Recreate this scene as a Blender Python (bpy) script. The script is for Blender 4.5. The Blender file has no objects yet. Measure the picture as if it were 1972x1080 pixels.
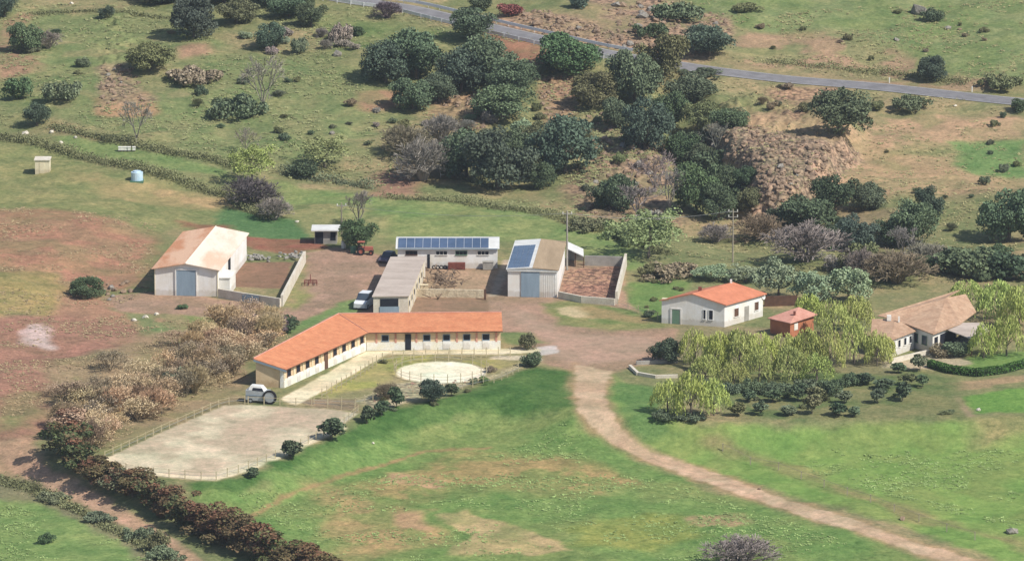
import bpy, math, random
import numpy as np
from mathutils import Vector
rnd = random.Random(7)
sc = bpy.context.scene
col = sc.collection
R = math.radians
# ---------------------------------------------------------------- camera
W, HH = 1972.0, 1080.0
DEP = R(13.0); DIST = 900.0
CAM = np.array([0.0, -DIST*math.cos(DEP), DIST*math.sin(DEP)])
HFOV = 2*math.atan((W/2)/(13.0*DIST))
TAN = math.tan(HFOV/2)
FWD = np.array([0, math.cos(DEP), -math.sin(DEP)])
UPV = np.array([0, math.sin(DEP), math.cos(DEP)])
cd = bpy.data.cameras.new('camera'); cam = bpy.data.objects.new('camera', cd); col.objects.link(cam)
cam.location = CAM; cam.rotation_euler = (R(90)-DEP, 0, 0)
cd.sensor_width = 36; cd.lens = 18/TAN; cd.clip_start = 5; cd.clip_end = 9000
sc.camera = cam

def ray(px, py):
    a = (px-W/2)/(W/2)*TAN; b = -(py-HH/2)/(W/2)*TAN
    return FWD + np.array([1.0, 0, 0])*a + UPV*b
def gz(px, py, z=0.0):
    d = ray(px, py); t = (z-CAM[2])/d[2]
    p = CAM + d*t
    return (float(p[0]), float(p[1]), float(z))
def g2(px, py): return gz(px, py)[:2]

# ---------------------------------------------------------------- noise
def _hash(ix, iy, s):
    n = (ix*374761393 + iy*668265263 + s*1442695041) & 0xffffffff
    n = ((n ^ (n >> 13))*1274126177) & 0xffffffff
    n = n ^ (n >> 16)
    return (n & 0xffff)/65535.0
def vn(x, y, s=0):
    x = np.asarray(x, float); y = np.asarray(y, float)
    ix = np.floor(x).astype(np.int64); iy = np.floor(y).astype(np.int64)
    fx = x-ix; fy = y-iy
    fx = fx*fx*(3-2*fx); fy = fy*fy*(3-2*fy)
    a = _hash(ix, iy, s); b = _hash(ix+1, iy, s); c = _hash(ix, iy+1, s); d = _hash(ix+1, iy+1, s)
    return (a*(1-fx)+b*fx)*(1-fy)+(c*(1-fx)+d*fx)*fy
def fbm(x, y, scale, s=0, octv=4):
    v = 0; amp = .5; tot = 0; f = 1.0/scale
    for o in range(octv):
        v = v+amp*vn(x*f+o*17.3, y*f-o*9.1, s+o); tot += amp; amp *= .5; f *= 2.03
    return v/tot
def ss(a, b, x):
    t = np.clip((x-a)/(b-a), 0, 1); return t*t*(3-2*t)
def sdf(P, x, y):
    """signed distance to a polygon, negative inside"""
    n = len(P); d2 = np.full(x.shape, 1e18); ins = np.zeros(x.shape, bool)
    for i in range(n):
        ax, ay = P[i]; bx, by = P[(i+1) % n]
        ex, ey = bx-ax, by-ay
        wx, wy = x-ax, y-ay
        t = np.clip((wx*ex+wy*ey)/(ex*ex+ey*ey+1e-9), 0, 1)
        d2 = np.minimum(d2, (wx-ex*t)**2+(wy-ey*t)**2)
        c = ((ay > y) != (by > y))
        if abs(by-ay) > 1e-9:
            ins ^= c & (x < (bx-ax)*(y-ay)/(by-ay)+ax)
    d = np.sqrt(d2)
    return np.where(ins, -d, d)
def sdfc(P, x, y, mg=16):
    xs = [p[0] for p in P]; ys = [p[1] for p in P]
    o = np.full(x.shape, 1e3); k = (x > min(xs)-mg) & (x < max(xs)+mg) & (y > min(ys)-mg) & (y < max(ys)+mg)
    if k.any(): o[k] = sdf(P, x[k], y[k])
    return o
def ldist(P, x, y):
    d2 = np.full(np.shape(x), 1e18); par = np.zeros(np.shape(x)); L = 0
    for i in range(len(P)-1):
        ax, ay = P[i][:2]; bx, by = P[i+1][:2]
        ex, ey = bx-ax, by-ay; l = math.hypot(ex, ey)
        t = np.clip(((x-ax)*ex+(y-ay)*ey)/(l*l+1e-9), 0, 1)
        q = (x-ax-ex*t)**2+(y-ay-ey*t)**2
        m = q < d2
        d2 = np.where(m, q, d2); par = np.where(m, L+t*l, par); L += l
    return np.sqrt(d2), par

# ---------------------------------------------------------------- terrain height
FLAT = [g2(*p) for p in [(240, 640), (150, 600), (250, 520), (330, 440), (600, 430), (760, 450), (1250, 470), (1480, 530), (1700, 560), (1972, 560), (2200, 600),
        (2200, 790), (1200, 790), (1100, 790), (1030, 705), (690, 797), (640, 832), (480, 905), (410, 925), (290, 922), (200, 890), (200, 870), (440, 770), (440, 700)]]
LOWER = [g2(*p) for p in [(-2500, 800), (0, 850), (180, 905), (290, 930), (410, 932), (485, 912), (645, 842), (700, 806), (850, 774), (960, 765), (1040, 770), (1110, 792),
         (1240, 800), (1400, 812), (1850, 806), (4500, 806), (4500, 1500), (-2500, 1500)]]
KNOLL = [g2(*p) for p in [(1345, 268), (1440, 235), (1560, 262), (1665, 292), (1640, 335), (1560, 400), (1495, 422), (1448, 396), (1385, 330)]]
GULLY = [g2(*p) for p in [(1290, 215), (1325, 290), (1360, 350), (1405, 392)]]
ROCKY = [[g2(*p) for p in q] for q in [
    [(1345, 268), (1440, 235), (1560, 262), (1665, 292), (1640, 335), (1560, 400), (1480, 440), (1440, 400), (1385, 330)],
    [(960, 20), (1060, 22), (1130, 40), (1200, 70), (1290, 90), (1270, 110), (1180, 88), (1050, 60), (960, 45)],
    [(1150, 5), (1290, 0), (1390, 30), (1400, 80), (1330, 110), (1270, 95), (1210, 65)],
    [(1110, 330), (1160, 290), (1250, 280), (1300, 310), (1200, 360), (1190, 440), (1120, 430)],
    [(1120, 225), (1220, 215), (1200, 290), (1140, 300)],
    [(830, 190), (930, 190), (950, 250), (870, 255)],
    [(190, 140), (240, 130), (275, 190), (200, 200)],
    [(1030, 150), (1090, 150), (1110, 210), (1060, 230)]]]
RD = [(560, -22), (672, -2), (780, 18), (880, 41), (1000, 68), (1150, 97), (1320, 132), (1500, 151), (1700, 172), (1972, 196), (2300, 222), (3200, 280)]
def Hb(x, y, rocks=True):
    x = np.asarray(x, float); y = np.asarray(y, float)
    t = y-62
    hill = 0.105*np.where(t > 40, t-10, np.where(t > -20, (t+20)**2/120.0, 0))
    hill = 90*(1-np.exp(-hill/90))
    fl = sdfc(FLAT, x, y)
    m = ss(0, 14, fl)
    und = (fbm(x, y, 34, 3, 3)-.5)*5.0+(fbm(x, y, 11, 5, 2)-.5)*1.2
    near = ss(-60, -110, y)
    h = hill+m*(1-.65*near)*und
    h = h-2.6*ss(1.5, -8, sdfc(LOWER, x, y))
    h = h+m*5.5*np.exp(-(((x+108)/34)**2+((y-8)/42)**2))
    if rocks:
        n = fbm(x, y, 6, 21, 3)
        h = h+4.0*(1-.6*ss(g2(1500, 350)[1], g2(1500, 250)[1], y))*ss(1.2, -2.8, sdfc(KNOLL, x, y)+(n-.5)*4)
        dg, _ = ldist(GULLY, x, y)
        h = h-3.4*ss(7, 0.5, dg)
    return h
ROADW = []
def _at0(px, py, f=None):
    f = f or Hb
    z = 0.0
    for i in range(16):
        p = gz(px, py, z); z2 = float(f(np.array([p[0]]), np.array([p[1]]))[0]); z = z*.4+z2*.6
    return gz(px, py, z)
_rp = [_at0(px, py, lambda a, b: Hb(a, b, False)) for px, py in RD]
# densify + smooth the road centre line
_rs = []
for i in range(len(_rp)-1):
    n = 5
    p0 = _rp[max(i-1, 0)]; p1 = _rp[i]; p2 = _rp[i+1]; p3 = _rp[min(i+2, len(_rp)-1)]
    for k in range(n):
        t = k/n
        _rs.append(tuple(.5*((2*p1[j])+(-p0[j]+p2[j])*t+(2*p0[j]-5*p1[j]+4*p2[j]-p3[j])*t*t+(-p0[j]+3*p1[j]-3*p2[j]+p3[j])*t**3) for j in range(3)))
_rs.append(_rp[-1])
ROADC = _rs
_rl = [0]
for i in range(1, len(ROADC)): _rl.append(_rl[-1]+math.dist(ROADC[i][:2], ROADC[i-1][:2]))
_rz = [p[2] for p in ROADC]
_rz = list(np.convolve(np.pad(_rz, 6, mode='edge'), np.ones(13)/13, mode='valid'))
def H(x, y, fine=True):
    x = np.asarray(x, float); y = np.asarray(y, float)
    h = Hb(x, y)
    if fine:
        m = ss(1, 8, sdfc(FLAT, x, y))
        h = h+m*((fbm(x, y, 2.6, 31, 3)-.5)*.42)
        near = (y > -20)
        for q in ROCKY:
            d = sdfc(q, x, y)
            k = ss(2, -3, d+(fbm(x, y, 5, 8, 2)-.5)*6)
            rg = np.abs(fbm(x, y, 2.6, 41, 4)-.5)*2
            h = h+k*(.8-2.6*rg)*.75
    lo_, hi_ = min(p[1] for p in ROADC)-10, max(p[1] for p in ROADC)+10
    k = (y > lo_) & (y < hi_)
    if k.any():
        d, par = ldist(ROADC, x[k], y[k])
        h[k] = h[k]+(np.interp(par, _rl, _rz)-.02-h[k])*ss(9.5, 4.6, d)
    return h
import bisect
_lx = np.arange(-200, 201, 1.0); _ly = np.arange(-230, 330, 1.0)
_LX, _LY = np.meshgrid(_lx, _ly); _LZ = H(_LX.ravel(), _LY.ravel(), False).reshape(_LX.shape)
GRID = [list(_lx), list(_ly), _LZ]
def hz(x, y):
    X, Y, Z = GRID
    i = min(max(bisect.bisect_right(X, x)-1, 0), len(X)-2); j = min(max(bisect.bisect_right(Y, y)-1, 0), len(Y)-2)
    fx = (x-X[i])/(X[i+1]-X[i]); fy = (y-Y[j])/(Y[j+1]-Y[j])
    return float((Z[j, i]*(1-fx)+Z[j, i+1]*fx)*(1-fy)+(Z[j+1, i]*(1-fx)+Z[j+1, i+1]*fx)*fy)
def at(px, py):
    d = ray(px, py); t = (20-CAM[2])/d[2]; lo = t; st = 2.0
    for k in range(400):
        p = CAM+d*(lo+st)
        if p[2] < hz(p[0], p[1]): break
        lo += st
    hi = lo+st
    for k in range(12):
        m = (lo+hi)/2; p = CAM+d*m
        if p[2] < hz(p[0], p[1]): hi = m
        else: lo = m
    p = CAM+d*hi
    return (float(p[0]), float(p[1]), hz(p[0], p[1]))

# ---------------------------------------------------------------- colours / materials
GAIN = 1.0
def lin(c): 
    c = c/255.0
    return c/12.92 if c <= .04045 else ((c+.055)/1.055)**2.4
def alb(c, k=1.0):
    return tuple(min(.85, lin(v)*GAIN*k) for v in c)
def galb(c):
    a = np.array([lin(v) for v in c]); l = a@np.array([.3, .6, .1])
    g = max(0.0, a[1]/max(a[0], a[2])-1); m = .2+.06*min(1, g*2)
    return np.clip((a*(1-m)+l*m)*np.array([1.0+.05*min(1, g*2), .965, .885-.05*min(1, g*2)])*(.94-.03*min(1, g*2)), 0, .8)
def new_mat(name):
    m = bpy.data.materials.new(name); m.use_nodes = True
    nt = m.node_tree; nt.nodes.clear()
    out = nt.nodes.new('ShaderNodeOutputMaterial'); b = nt.nodes.new('ShaderNodeBsdfPrincipled')
    nt.links.new(b.outputs[0], out.inputs[0])
    return m, nt, b
def N(nt, t, **kw):
    n = nt.nodes.new(t)
    for k, v in kw.items():
        if k in n.inputs.keys() if hasattr(n.inputs, 'keys') else False: n.inputs[k].default_value = v
        else: setattr(n, k, v)
    return n
def noise(nt, vec, scale, detail=4, rough=.6):
    n = nt.nodes.new('ShaderNodeTexNoise'); n.inputs['Scale'].default_value = scale
    n.inputs['Detail'].default_value = detail; n.inputs['Roughness'].default_value = rough
    if vec is not None: nt.links.new(vec, n.inputs['Vector'])
    return n.outputs['Fac']
def ramp(nt, fac, stops):
    r = nt.nodes.new('ShaderNodeValToRGB'); nt.links.new(fac, r.inputs[0])
    e = r.color_ramp.elements
    while len(e) < len(stops): e.new(.5)
    for i, (p, c) in enumerate(stops):
        e[i].position = p; e[i].color = (*c, 1)
    return r.outputs[0]
def mult(nt, a, b):
    m = nt.nodes.new('ShaderNodeMix'); m.data_type = 'RGBA'; m.blend_type = 'MULTIPLY'; m.inputs[0].default_value = 1
    nt.links.new(a, m.inputs[6]); nt.links.new(b, m.inputs[7]); return m.outputs[2]
def mixc(nt, f, a, b):
    m = nt.nodes.new('ShaderNodeMix'); m.data_type = 'RGBA'
    nt.links.new(f, m.inputs[0]) if not isinstance(f, float) else None
    for s, i in ((a, 6), (b, 7)):
        if isinstance(s, tuple): m.inputs[i].default_value = (*s, 1)
        else: nt.links.new(s, m.inputs[i])
    return m.outputs[2]
def surf(name, c1, c2=None, scale=.8, rough=.85, stretch=(1, 1, 1), spec=.2, metal=0, fine=6.0, fineamt=.25, bump=0, lo=.35, hi=.65, dirt=0):
    m, nt, b = new_mat(name)
    tc = nt.nodes.new('ShaderNodeTexCoord'); mp = nt.nodes.new('ShaderNodeMapping'); mp.inputs['Scale'].default_value = stretch
    nt.links.new(tc.outputs['Object'], mp.inputs[0])
    a1 = alb(c1); a2 = alb(c2) if c2 else tuple(v*.85 for v in a1)
    f = noise(nt, mp.outputs[0], scale, 5)
    c = ramp(nt, f, [(lo, a1), (hi, a2)])
    f2 = noise(nt, mp.outputs[0], fine, 3)
    c = mult(nt, c, ramp(nt, f2, [(.3, (1-fineamt,)*3), (.7, (1,)*3)]))
    if dirt:
        sx = nt.nodes.new('ShaderNodeSeparateXYZ'); nt.links.new(tc.outputs['Object'], sx.inputs[0])
        f6 = noise(nt, tc.outputs['Object'], 1.4, 5, .7)
        ma = nt.nodes.new('ShaderNodeMath'); ma.operation = 'MULTIPLY_ADD'; nt.links.new(f6, ma.inputs[0]); ma.inputs[1].default_value = -1.3; nt.links.new(sx.outputs[2], ma.inputs[2])
        c = mult(nt, c, ramp(nt, ma.outputs[0], [(0, (1-dirt, 1-dirt*1.12, 1-dirt*1.25)), (.35, (1, 1, 1))]))
        mp2 = nt.nodes.new('ShaderNodeMapping'); mp2.inputs['Scale'].default_value = (2.2, 2.2, .25); nt.links.new(tc.outputs['Object'], mp2.inputs[0])
        c = mult(nt, c, ramp(nt, noise(nt, mp2.outputs[0], 1, 4, .6), [(.34, (.95, .945, .93)), (.5, (1, 1, 1))]))
    nt.links.new(c, b.inputs['Base Color'])
    b.inputs['Roughness'].default_value = rough; b.inputs['Specular IOR Level'].default_value = spec; b.inputs['Metallic'].default_value = metal
    if bump:
        bp = nt.nodes.new('ShaderNodeBump'); bp.inputs['Distance'].default_value = bump; nt.links.new(f2, bp.inputs['Height']); nt.links.new(bp.outputs[0], b.inputs['Normal'])
    return m
def ground_mat(name):
    m, nt, b = new_mat(name)
    at_ = nt.nodes.new('ShaderNodeAttribute'); at_.attribute_name = 'albedo'
    ty = nt.nodes.new('ShaderNodeAttribute'); ty.attribute_name = 'kindmix'
    sep = nt.nodes.new('ShaderNodeSeparateColor'); nt.links.new(ty.outputs['Color'], sep.inputs[0])
    tc = nt.nodes.new('ShaderNodeTexCoord'); v = tc.outputs['Object']
    f1 = noise(nt, v, 1.6, 8, .78); f2 = noise(nt, v, .22, 5, .6)
    cg = mult(nt, ramp(nt, f1, [(.32, (.52, .6, .54)), (.47, (.93, .95, .9)), (.53, (1.05, 1.04, 1.0)), (.68, (1.5, 1.38, 1.42))]), ramp(nt, f2, [(.3, (.82, .9, .85)), (.7, (1.2, 1.1, 1.1))]))
    f3 = noise(nt, v, 2.2, 8, .8)
    cs = mult(nt, ramp(nt, f3, [(.34, (.6, .6, .6)), (.5, (1, 1, 1)), (.66, (1.3, 1.3, 1.28))]), ramp(nt, f2, [(.3, (.9, .9, .9)), (.7, (1.08, 1.06, 1.05))]))
    vor = nt.nodes.new('ShaderNodeTexVoronoi'); vor.inputs['Scale'].default_value = 1.3; nt.links.new(v, vor.inputs['Vector'])
    cr = mult(nt, cs, ramp(nt, vor.outputs['Distance'], [(.0, (1.35, 1.33, 1.3)), (.45, (.95, .93, .92)), (.75, (.42, .43, .47))]))
    c = mixc(nt, sep.outputs[0], cg, cs); c = mixc(nt, sep.outputs[1], c, cr)
    sm = nt.nodes.new('ShaderNodeMix'); sm.data_type = 'RGBA'; nt.links.new(sep.outputs[2], sm.inputs[0]); nt.links.new(c, sm.inputs[6])
    nt.links.new(ramp(nt, f3, [(.35, (.78, .78, .78)), (.65, (1.14, 1.14, 1.13))]), sm.inputs[7])
    f4 = noise(nt, v, .62, 7, .72); f5 = noise(nt, v, .11, 4, .6)
    sm_ = mult(nt, sm.outputs[2], ramp(nt, f4, [(.36, (.78, .8, .78)), (.46, (.95, .96, .94)), (.56, (1.06, 1.04, 1.03)), (.68, (1.3, 1.22, 1.2))]))
    sm_ = mult(nt, sm_, ramp(nt, f5, [(.35, (.9, .94, .9)), (.65, (1.12, 1.06, 1.06))]))
    c = mult(nt, at_.outputs['Color'], sm_)
    nt.links.new(c, b.inputs['Base Color']); b.inputs['Roughness'].default_value = .95; b.inputs['Specular IOR Level'].default_value = .05
    bp = nt.nodes.new('ShaderNodeBump'); bp.inputs['Distance'].default_value = .22; bp.inputs['Strength'].default_value = .4
    nt.links.new(f1, bp.inputs['Height']); nt.links.new(bp.outputs[0], b.inputs['Normal'])
    return m

# ---------------------------------------------------------------- ground sheet
def axis(lo, hi, step, far_lo, far_hi):
    a = list(np.arange(lo, hi+step*.5, step)); s = step; v = lo; L = []
    while v > far_lo:
        s *= 1.22; v -= s; L.append(v)
    s = step; v = a[-1]; Rr = []
    while v < far_hi:
        s *= 1.22; v += s; Rr.append(v)
    return np.array(L[::-1]+a+Rr)
gx = axis(-93, 93, .25, -5000, 5000)
gy = axis(-166, 192, .5, -1400, 6500)
nx, ny = len(gx), len(gy)
GX, GY = np.meshgrid(gx, gy); GX = GX.ravel(); GY = GY.ravel()
GZ = H(GX, GY)
GRID[:] = [list(gx), list(gy), GZ.reshape(ny, nx)]
C = np.zeros((len(GX), 3)); K = np.zeros((len(GX), 3)); CLS = np.zeros(len(GX), int)
hillc = galb((124, 132, 90)); 
n1 = fbm(GX, GY, 16, 51, 4)[:, None]; n2 = fbm(GX, GY, 5, 61, 4)[:, None]
C[:] = hillc*(1-ss(.45, .68, n1))+galb((148, 138, 104))*ss(.45, .68, n1)
C = C*(1-ss(.55, .75, n2)*.5)+galb((110, 126, 82))*ss(.55, .75, n2)*.5
def paint(pts, c, feather=2.0, warp=2.0, patch=0.0, pscale=5.0, kind=None, op=1.0, cls=None, c2=None, line=None, seed=0, world=False):
    """lay a soil / grass colour over an area of the ground (pts are read off the photo, then laid on the terrain)"""
    P = pts if world else [at(px, py)[:2] for px, py in pts]
    xs = [p[0] for p in P]; ys = [p[1] for p in P]; mg = feather+warp*2+(line or 0)+1
    idx = np.nonzero((GX > min(xs)-mg) & (GX < max(xs)+mg) & (GY > min(ys)-mg) & (GY < max(ys)+mg))[0]
    if not len(idx): return
    x, y = GX[idx], GY[idx]
    s = int(abs(P[0][0]*13+P[0][1]*7)) % 997+seed
    w = (fbm(x, y, max(1.2, warp*2.2), s, 4)-.5)*2*warp if warp else 0
    d = (ldist(P, x, y)[0]-line) if line else sdf(P, x, y)
    a = ss(feather*.5, -feather*.5, d+w)*op
    if patch: a = a*(1-patch*ss(.42, .58, fbm(x, y, pscale, s+5, 4)))
    cc = galb(c)[None]
    if c2 is not None:
        q = ss(.4, .6, fbm(x, y, pscale, s+11, 4))[:, None]; cc = cc*(1-q)+galb(c2)*q
    C[idx] = C[idx]*(1-a[:, None])+cc*a[:, None]
    if kind is not None: K[idx] = K[idx]*(1-a[:, None])+np.array(kind)*a[:, None]
    if cls is not None: CLS[idx[a > .5]] = cls
G_, S_, R_, P_ = (0, 0, 0), (1, 0, 0), (0, 1, 0), (0, 0, 1)
#-- hill above the valley
paint([(1250, 0), (1972, -40), (2200, 160), (1972, 160), (1700, 145), (1500, 125), (1380, 100)], (118, 140, 92), 8, 6, kind=G_, c2=(112, 138, 84))
paint([(1420, 60), (1620, 60), (1750, 120), (1900, 150), (1972, 165), (1972, 178), (1600, 158), (1400, 125)], (160, 135, 108), 6, 6, patch=.7, pscale=6, kind=S_)
paint([(0, 20), (300, 30), (420, 100), (700, 130), (700, 300), (430, 300), (250, 260), (100, 230), (0, 190)], (116, 136, 88), 8, 6, patch=.5, kind=G_)
paint([(560, 20), (760, 40), (850, 70), (820, 100), (640, 110)], (104, 128, 78), 6, 5, kind=G_, patch=.4)
paint([(0, 40), (60, 30), (50, 90), (80, 130), (0, 160)], (158, 128, 102), 3, 3, kind=S_, patch=.5)
paint([(180, 190), (285, 178), (290, 220), (195, 228)], (172, 138, 104), 3, 3, kind=S_, patch=.4)
paint([(690, 180), (770, 178), (765, 205), (700, 225)], (160, 126, 100), 3, 3, kind=S_, patch=.5)
paint([(340, 90), (400, 85), (400, 105), (350, 110)], (160, 130, 105), 3, 2, kind=S_, patch=.4)
paint([(940, 66), (1065, 92), (1075, 125), (1000, 160), (945, 110)], (158, 116, 92), 3, 3, kind=S_, patch=.3)
paint([(1000, 25), (1100, 30), (1290, 95), (1330, 122), (1150, 90), (980, 62), (900, 40)], (176, 145, 122), 3, 3, kind=R_, patch=.4)
paint([(1130, 0), (1300, -5), (1400, 30), (1410, 80), (1340, 120), (1260, 95), (1190, 60)], (168, 142, 120), 4, 4, kind=R_, patch=.55, pscale=4)
paint([(820, 180), (940, 180), (950, 255), (860, 262)], (170, 142, 112), 3, 3, kind=R_, patch=.3)
paint([(1030, 145), (1110, 145), (1120, 220), (1050, 240)], (176, 140, 115), 3, 3, kind=R_, patch=.3)
paint([(1100, 215), (1240, 205), (1240, 300), (1130, 320)], (152, 142, 104), 4, 3, kind=R_, patch=.35, c2=(134, 138, 90))
paint([(1100, 300), (1310, 290), (1310, 420), (1190, 450), (1100, 430)], (160, 136, 112), 4, 4, kind=R_, patch=.4)
paint([(185, 130), (250, 120), (285, 195), (195, 205)], (165, 145, 118), 3, 3, kind=R_, patch=.3)
paint([(760, 240), (900, 230), (900, 360), (760, 350)], (140, 130, 98), 5, 4, kind=G_, patch=.4)
paint([(720, 330), (790, 320), (800, 370), (720, 380)], (158, 122, 104), 4, 3, kind=S_, patch=.4)
paint([(1480, 175), (1620, 165), (1600, 240), (1480, 235)], (165, 138, 112), 4, 4, kind=R_, patch=.55)
paint([(1340, 240), (1440, 215), (1560, 235), (1700, 270), (1700, 330), (1620, 400), (1500, 470), (1430, 440)], (178, 150, 118), 5, 4, kind=S_, patch=.2)
paint([(1345, 268), (1440, 240), (1560, 268), (1650, 300), (1620, 340), (1540, 400), (1470, 440), (1430, 390), (1385, 330)], (172, 146, 126), 3, 3, kind=R_, c2=(156, 140, 118))
paint([(1660, 228), (1800, 215), (1972, 225), (1972, 275), (1850, 280), (1700, 285)], (180, 150, 118), 4, 5, kind=S_, patch=.6, pscale=4)
paint([(1690, 300), (1840, 290), (1972, 330), (1950, 385), (1800, 365), (1690, 380)], (172, 146, 112), 4, 5, kind=S_, patch=.55, pscale=5)
paint([(1830, 275), (1972, 272), (1990, 345), (1860, 340)], (100, 142, 82), 3, 3, kind=G_)
paint([(1600, 400), (1760, 400), (1800, 500), (1640, 500)], (140, 128, 98), 5, 4, kind=S_, patch=.5)
#-- valley strip
paint([(100, 262), (330, 296), (440, 330), (440, 345), (250, 318), (110, 282)], (112, 142, 84), 2, 2, kind=G_)
paint([(520, 345), (720, 378), (900, 396), (1100, 432), (1260, 470), (1330, 520), (1200, 520), (1090, 470), (960, 462), (760, 462), (620, 440), (540, 400)], (112, 146, 84), 3, 2.5, kind=G_, c2=(124, 146, 88), pscale=9)
paint([(560, 395), (720, 400), (740, 470), (600, 462), (540, 430)], (138, 142, 96), 4, 3, kind=G_, patch=.3)
paint([(1180, 430), (1420, 470), (1500, 560), (1210, 545), (1220, 500)], (122, 132, 90), 5, 4, kind=G_)
paint([(1205, 545), (1340, 540), (1300, 600), (1270, 625), (1230, 612), (1200, 590)], (102, 142, 72), 2.5, 2.5, kind=G_)
#-- left slope
paint([(0, 270), (130, 295), (300, 345), (430, 395), (560, 440), (560, 455), (480, 465), (320, 440), (280, 570), (130, 560), (-60, 520), (-60, 300)], (128, 136, 88), 4, 4, kind=G_, patch=.2)
paint([(120, 330), (300, 350), (430, 385), (440, 405), (330, 400), (200, 380)], (172, 150, 105), 4, 4, kind=S_, patch=.5)
paint([(-40, 395), (80, 400), (250, 430), (330, 462), (300, 520), (250, 560), (130, 560), (-40, 515)], (168, 122, 100), 5, 5, kind=S_, patch=.25, c2=(156, 124, 98))
paint([(430, 395), (560, 425), (600, 455), (590, 470), (480, 455), (420, 430)], (76, 126, 78), 2.5, 2, kind=G_)
paint([(340, 425), (440, 436), (490, 458), (620, 462), (640, 478), (560, 488), (480, 480), (420, 450)], (150, 96, 80), 2, 2, kind=S_, patch=.2)
paint([(-40, 525), (100, 530), (190, 570), (150, 615), (-40, 612)], (160, 142, 92), 3, 4, kind=G_, patch=.3)
paint([(120, 560), (200, 575), (300, 600), (280, 660), (120, 610)], (170, 130, 106), 3, 3, kind=S_)
paint([(-60, 622), (130, 605), (290, 630), (300, 700), (130, 740), (90, 860), (-60, 870)], (164, 120, 104), 4, 4, kind=S_, c2=(154, 116, 98))
paint([(40, 622), (80, 622), (100, 670), (60, 662)], (196, 176, 176), 2, 2, kind=S_, patch=.2)
paint([(-30, 760), (80, 755), (90, 830), (-30, 840)], (126, 132, 88), 3, 4, kind=G_, patch=.4)
paint([(190, 585), (260, 600), (325, 620), (325, 650), (295, 655), (250, 620)], (112, 142, 92), 2, 2, kind=G_, patch=.2)
paint([(350, 595), (420, 598), (410, 625), (350, 620)], (120, 146, 80), 2, 2, kind=G_, patch=.2)
paint([(100, 700), (300, 640), (560, 620), (560, 690), (480, 700), (470, 770), (200, 870), (110, 860)], (152, 134, 104), 4, 4, kind=S_, c2=(140, 132, 94), patch=.15)
#-- farmyard
paint([(200, 572), (300, 562), (430, 575), (545, 598), (590, 545), (590, 488), (650, 478), (745, 492), (765, 515), (965, 515), (1090, 500), (1205, 505), (1205, 580), (1240, 612), (1300, 632),
       (1320, 690), (1215, 706), (1178, 722), (1100, 712), (1040, 698), (1000, 660), (960, 640), (700, 608), (560, 632), (440, 612), (230, 600)], (168, 138, 120), 1.5, 1.2, kind=S_, cls=4, c2=(160, 134, 112))
paint([(590, 500), (740, 500), (720, 540), (640, 600), (560, 615), (600, 550)], (172, 142, 126), 3, 3, kind=S_, c2=(156, 130, 112), op=.8)
paint([(1000, 600), (1110, 640), (1250, 650), (1260, 690), (1110, 700), (1040, 660), (990, 620)], (180, 150, 134), 3, 3, kind=P_, op=.8, cls=4)
paint([(560, 560), (600, 548), (612, 575), (560, 600)], (136, 142, 88), 2, 1.5, kind=G_, patch=.3, cls=0)
paint([(650, 585), (690, 575), (690, 600), (640, 610), (560, 645), (540, 640)], (104, 142, 82), 1.5, 1, kind=G_, cls=0)
paint([(1040, 585), (1100, 575), (1180, 590), (1290, 620), (1290, 632), (1180, 636), (1080, 625)], (132, 138, 88), 2, 1.5, kind=G_, cls=0, c2=(106, 134, 74))
paint([(1062, 592), (1110, 590), (1180, 606), (1140, 614), (1080, 606)], (206, 186, 150), 1, 1, kind=S_, patch=.2)
paint([(1120, 585), (1230, 608), (1280, 620), (1240, 622), (1130, 612)], (150, 136, 96), 2, 2, kind=G_, patch=.3)
paint([(965, 640), (1020, 640), (1050, 660), (1000, 662), (965, 655)], (112, 136, 84), 1.5, 1.2, kind=G_, cls=0)
paint([(800, 573), (938, 574), (942, 603), (790, 603)], (150, 122, 100), .6, .3, kind=P_, cls=4)
paint([(820, 520), (955, 520), (945, 560), (812, 558)], (172, 146, 120), 1.2, .8, kind=S_, cls=4)
paint([(448, 505), (565, 505), (545, 556), (440, 552)], (144, 112, 92), .8, .6, kind=P_, cls=4)
paint([(1090, 520), (1195, 512), (1185, 580), (1075, 575)], (170, 130, 112), .8, .6, kind=R_, cls=4, c2=(178, 142, 118))
paint([(970, 500), (985, 500), (960, 570), (940, 572)], (182, 164, 148), .8, .4, kind=P_)
#-- stable yard, ring, arena
paint([(545, 762), (700, 690), (960, 678), (1060, 672), (1040, 702), (850, 760), (700, 795), (560, 785)], (158, 148, 108), 1.5, 1.2, kind=S_, c2=(146, 142, 98))
paint([(560, 770), (720, 690), (830, 684), (800, 700), (740, 735), (640, 765)], (160, 162, 84), 2, 2, kind=G_, patch=.5)
paint([(880, 695), (960, 690), (1000, 702), (940, 712)], (150, 150, 86), 1.5, 1.2, kind=G_, patch=.5)
paint([(570, 768), (690, 768), (690, 792), (600, 784)], (150, 132, 108), 1, .8, kind=S_)
paint([(540, 768), (704, 676), (965, 672), (1060, 670), (1060, 677), (965, 682), (745, 682), (626, 752), (570, 780)], (232, 222, 192), .5, .3, kind=P_, cls=5, c2=(216, 204, 172))
paint([(960, 684), (1040, 684), (1040, 694), (940, 692)], (206, 196, 176), .8, .8, kind=S_, patch=.2)
paint([(690, 770), (760, 738), (960, 720), (1000, 706), (960, 725), (830, 760), (720, 790)], (188, 182, 152), 1.5, 1.2, kind=R_, patch=.3)
paint([(850+88*math.cos(t*.3142), 717+21*math.sin(t*.3142)) for t in range(20)], (250, 242, 222), .6, .35, kind=P_, cls=3, c2=(244, 232, 210))
AR = [(202, 882), (320, 828), (432, 780), (480, 779), (560, 784), (640, 788), (688, 796), (655, 822), (560, 868), (470, 905), (412, 922), (330, 916), (260, 908), (208, 896)]
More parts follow.
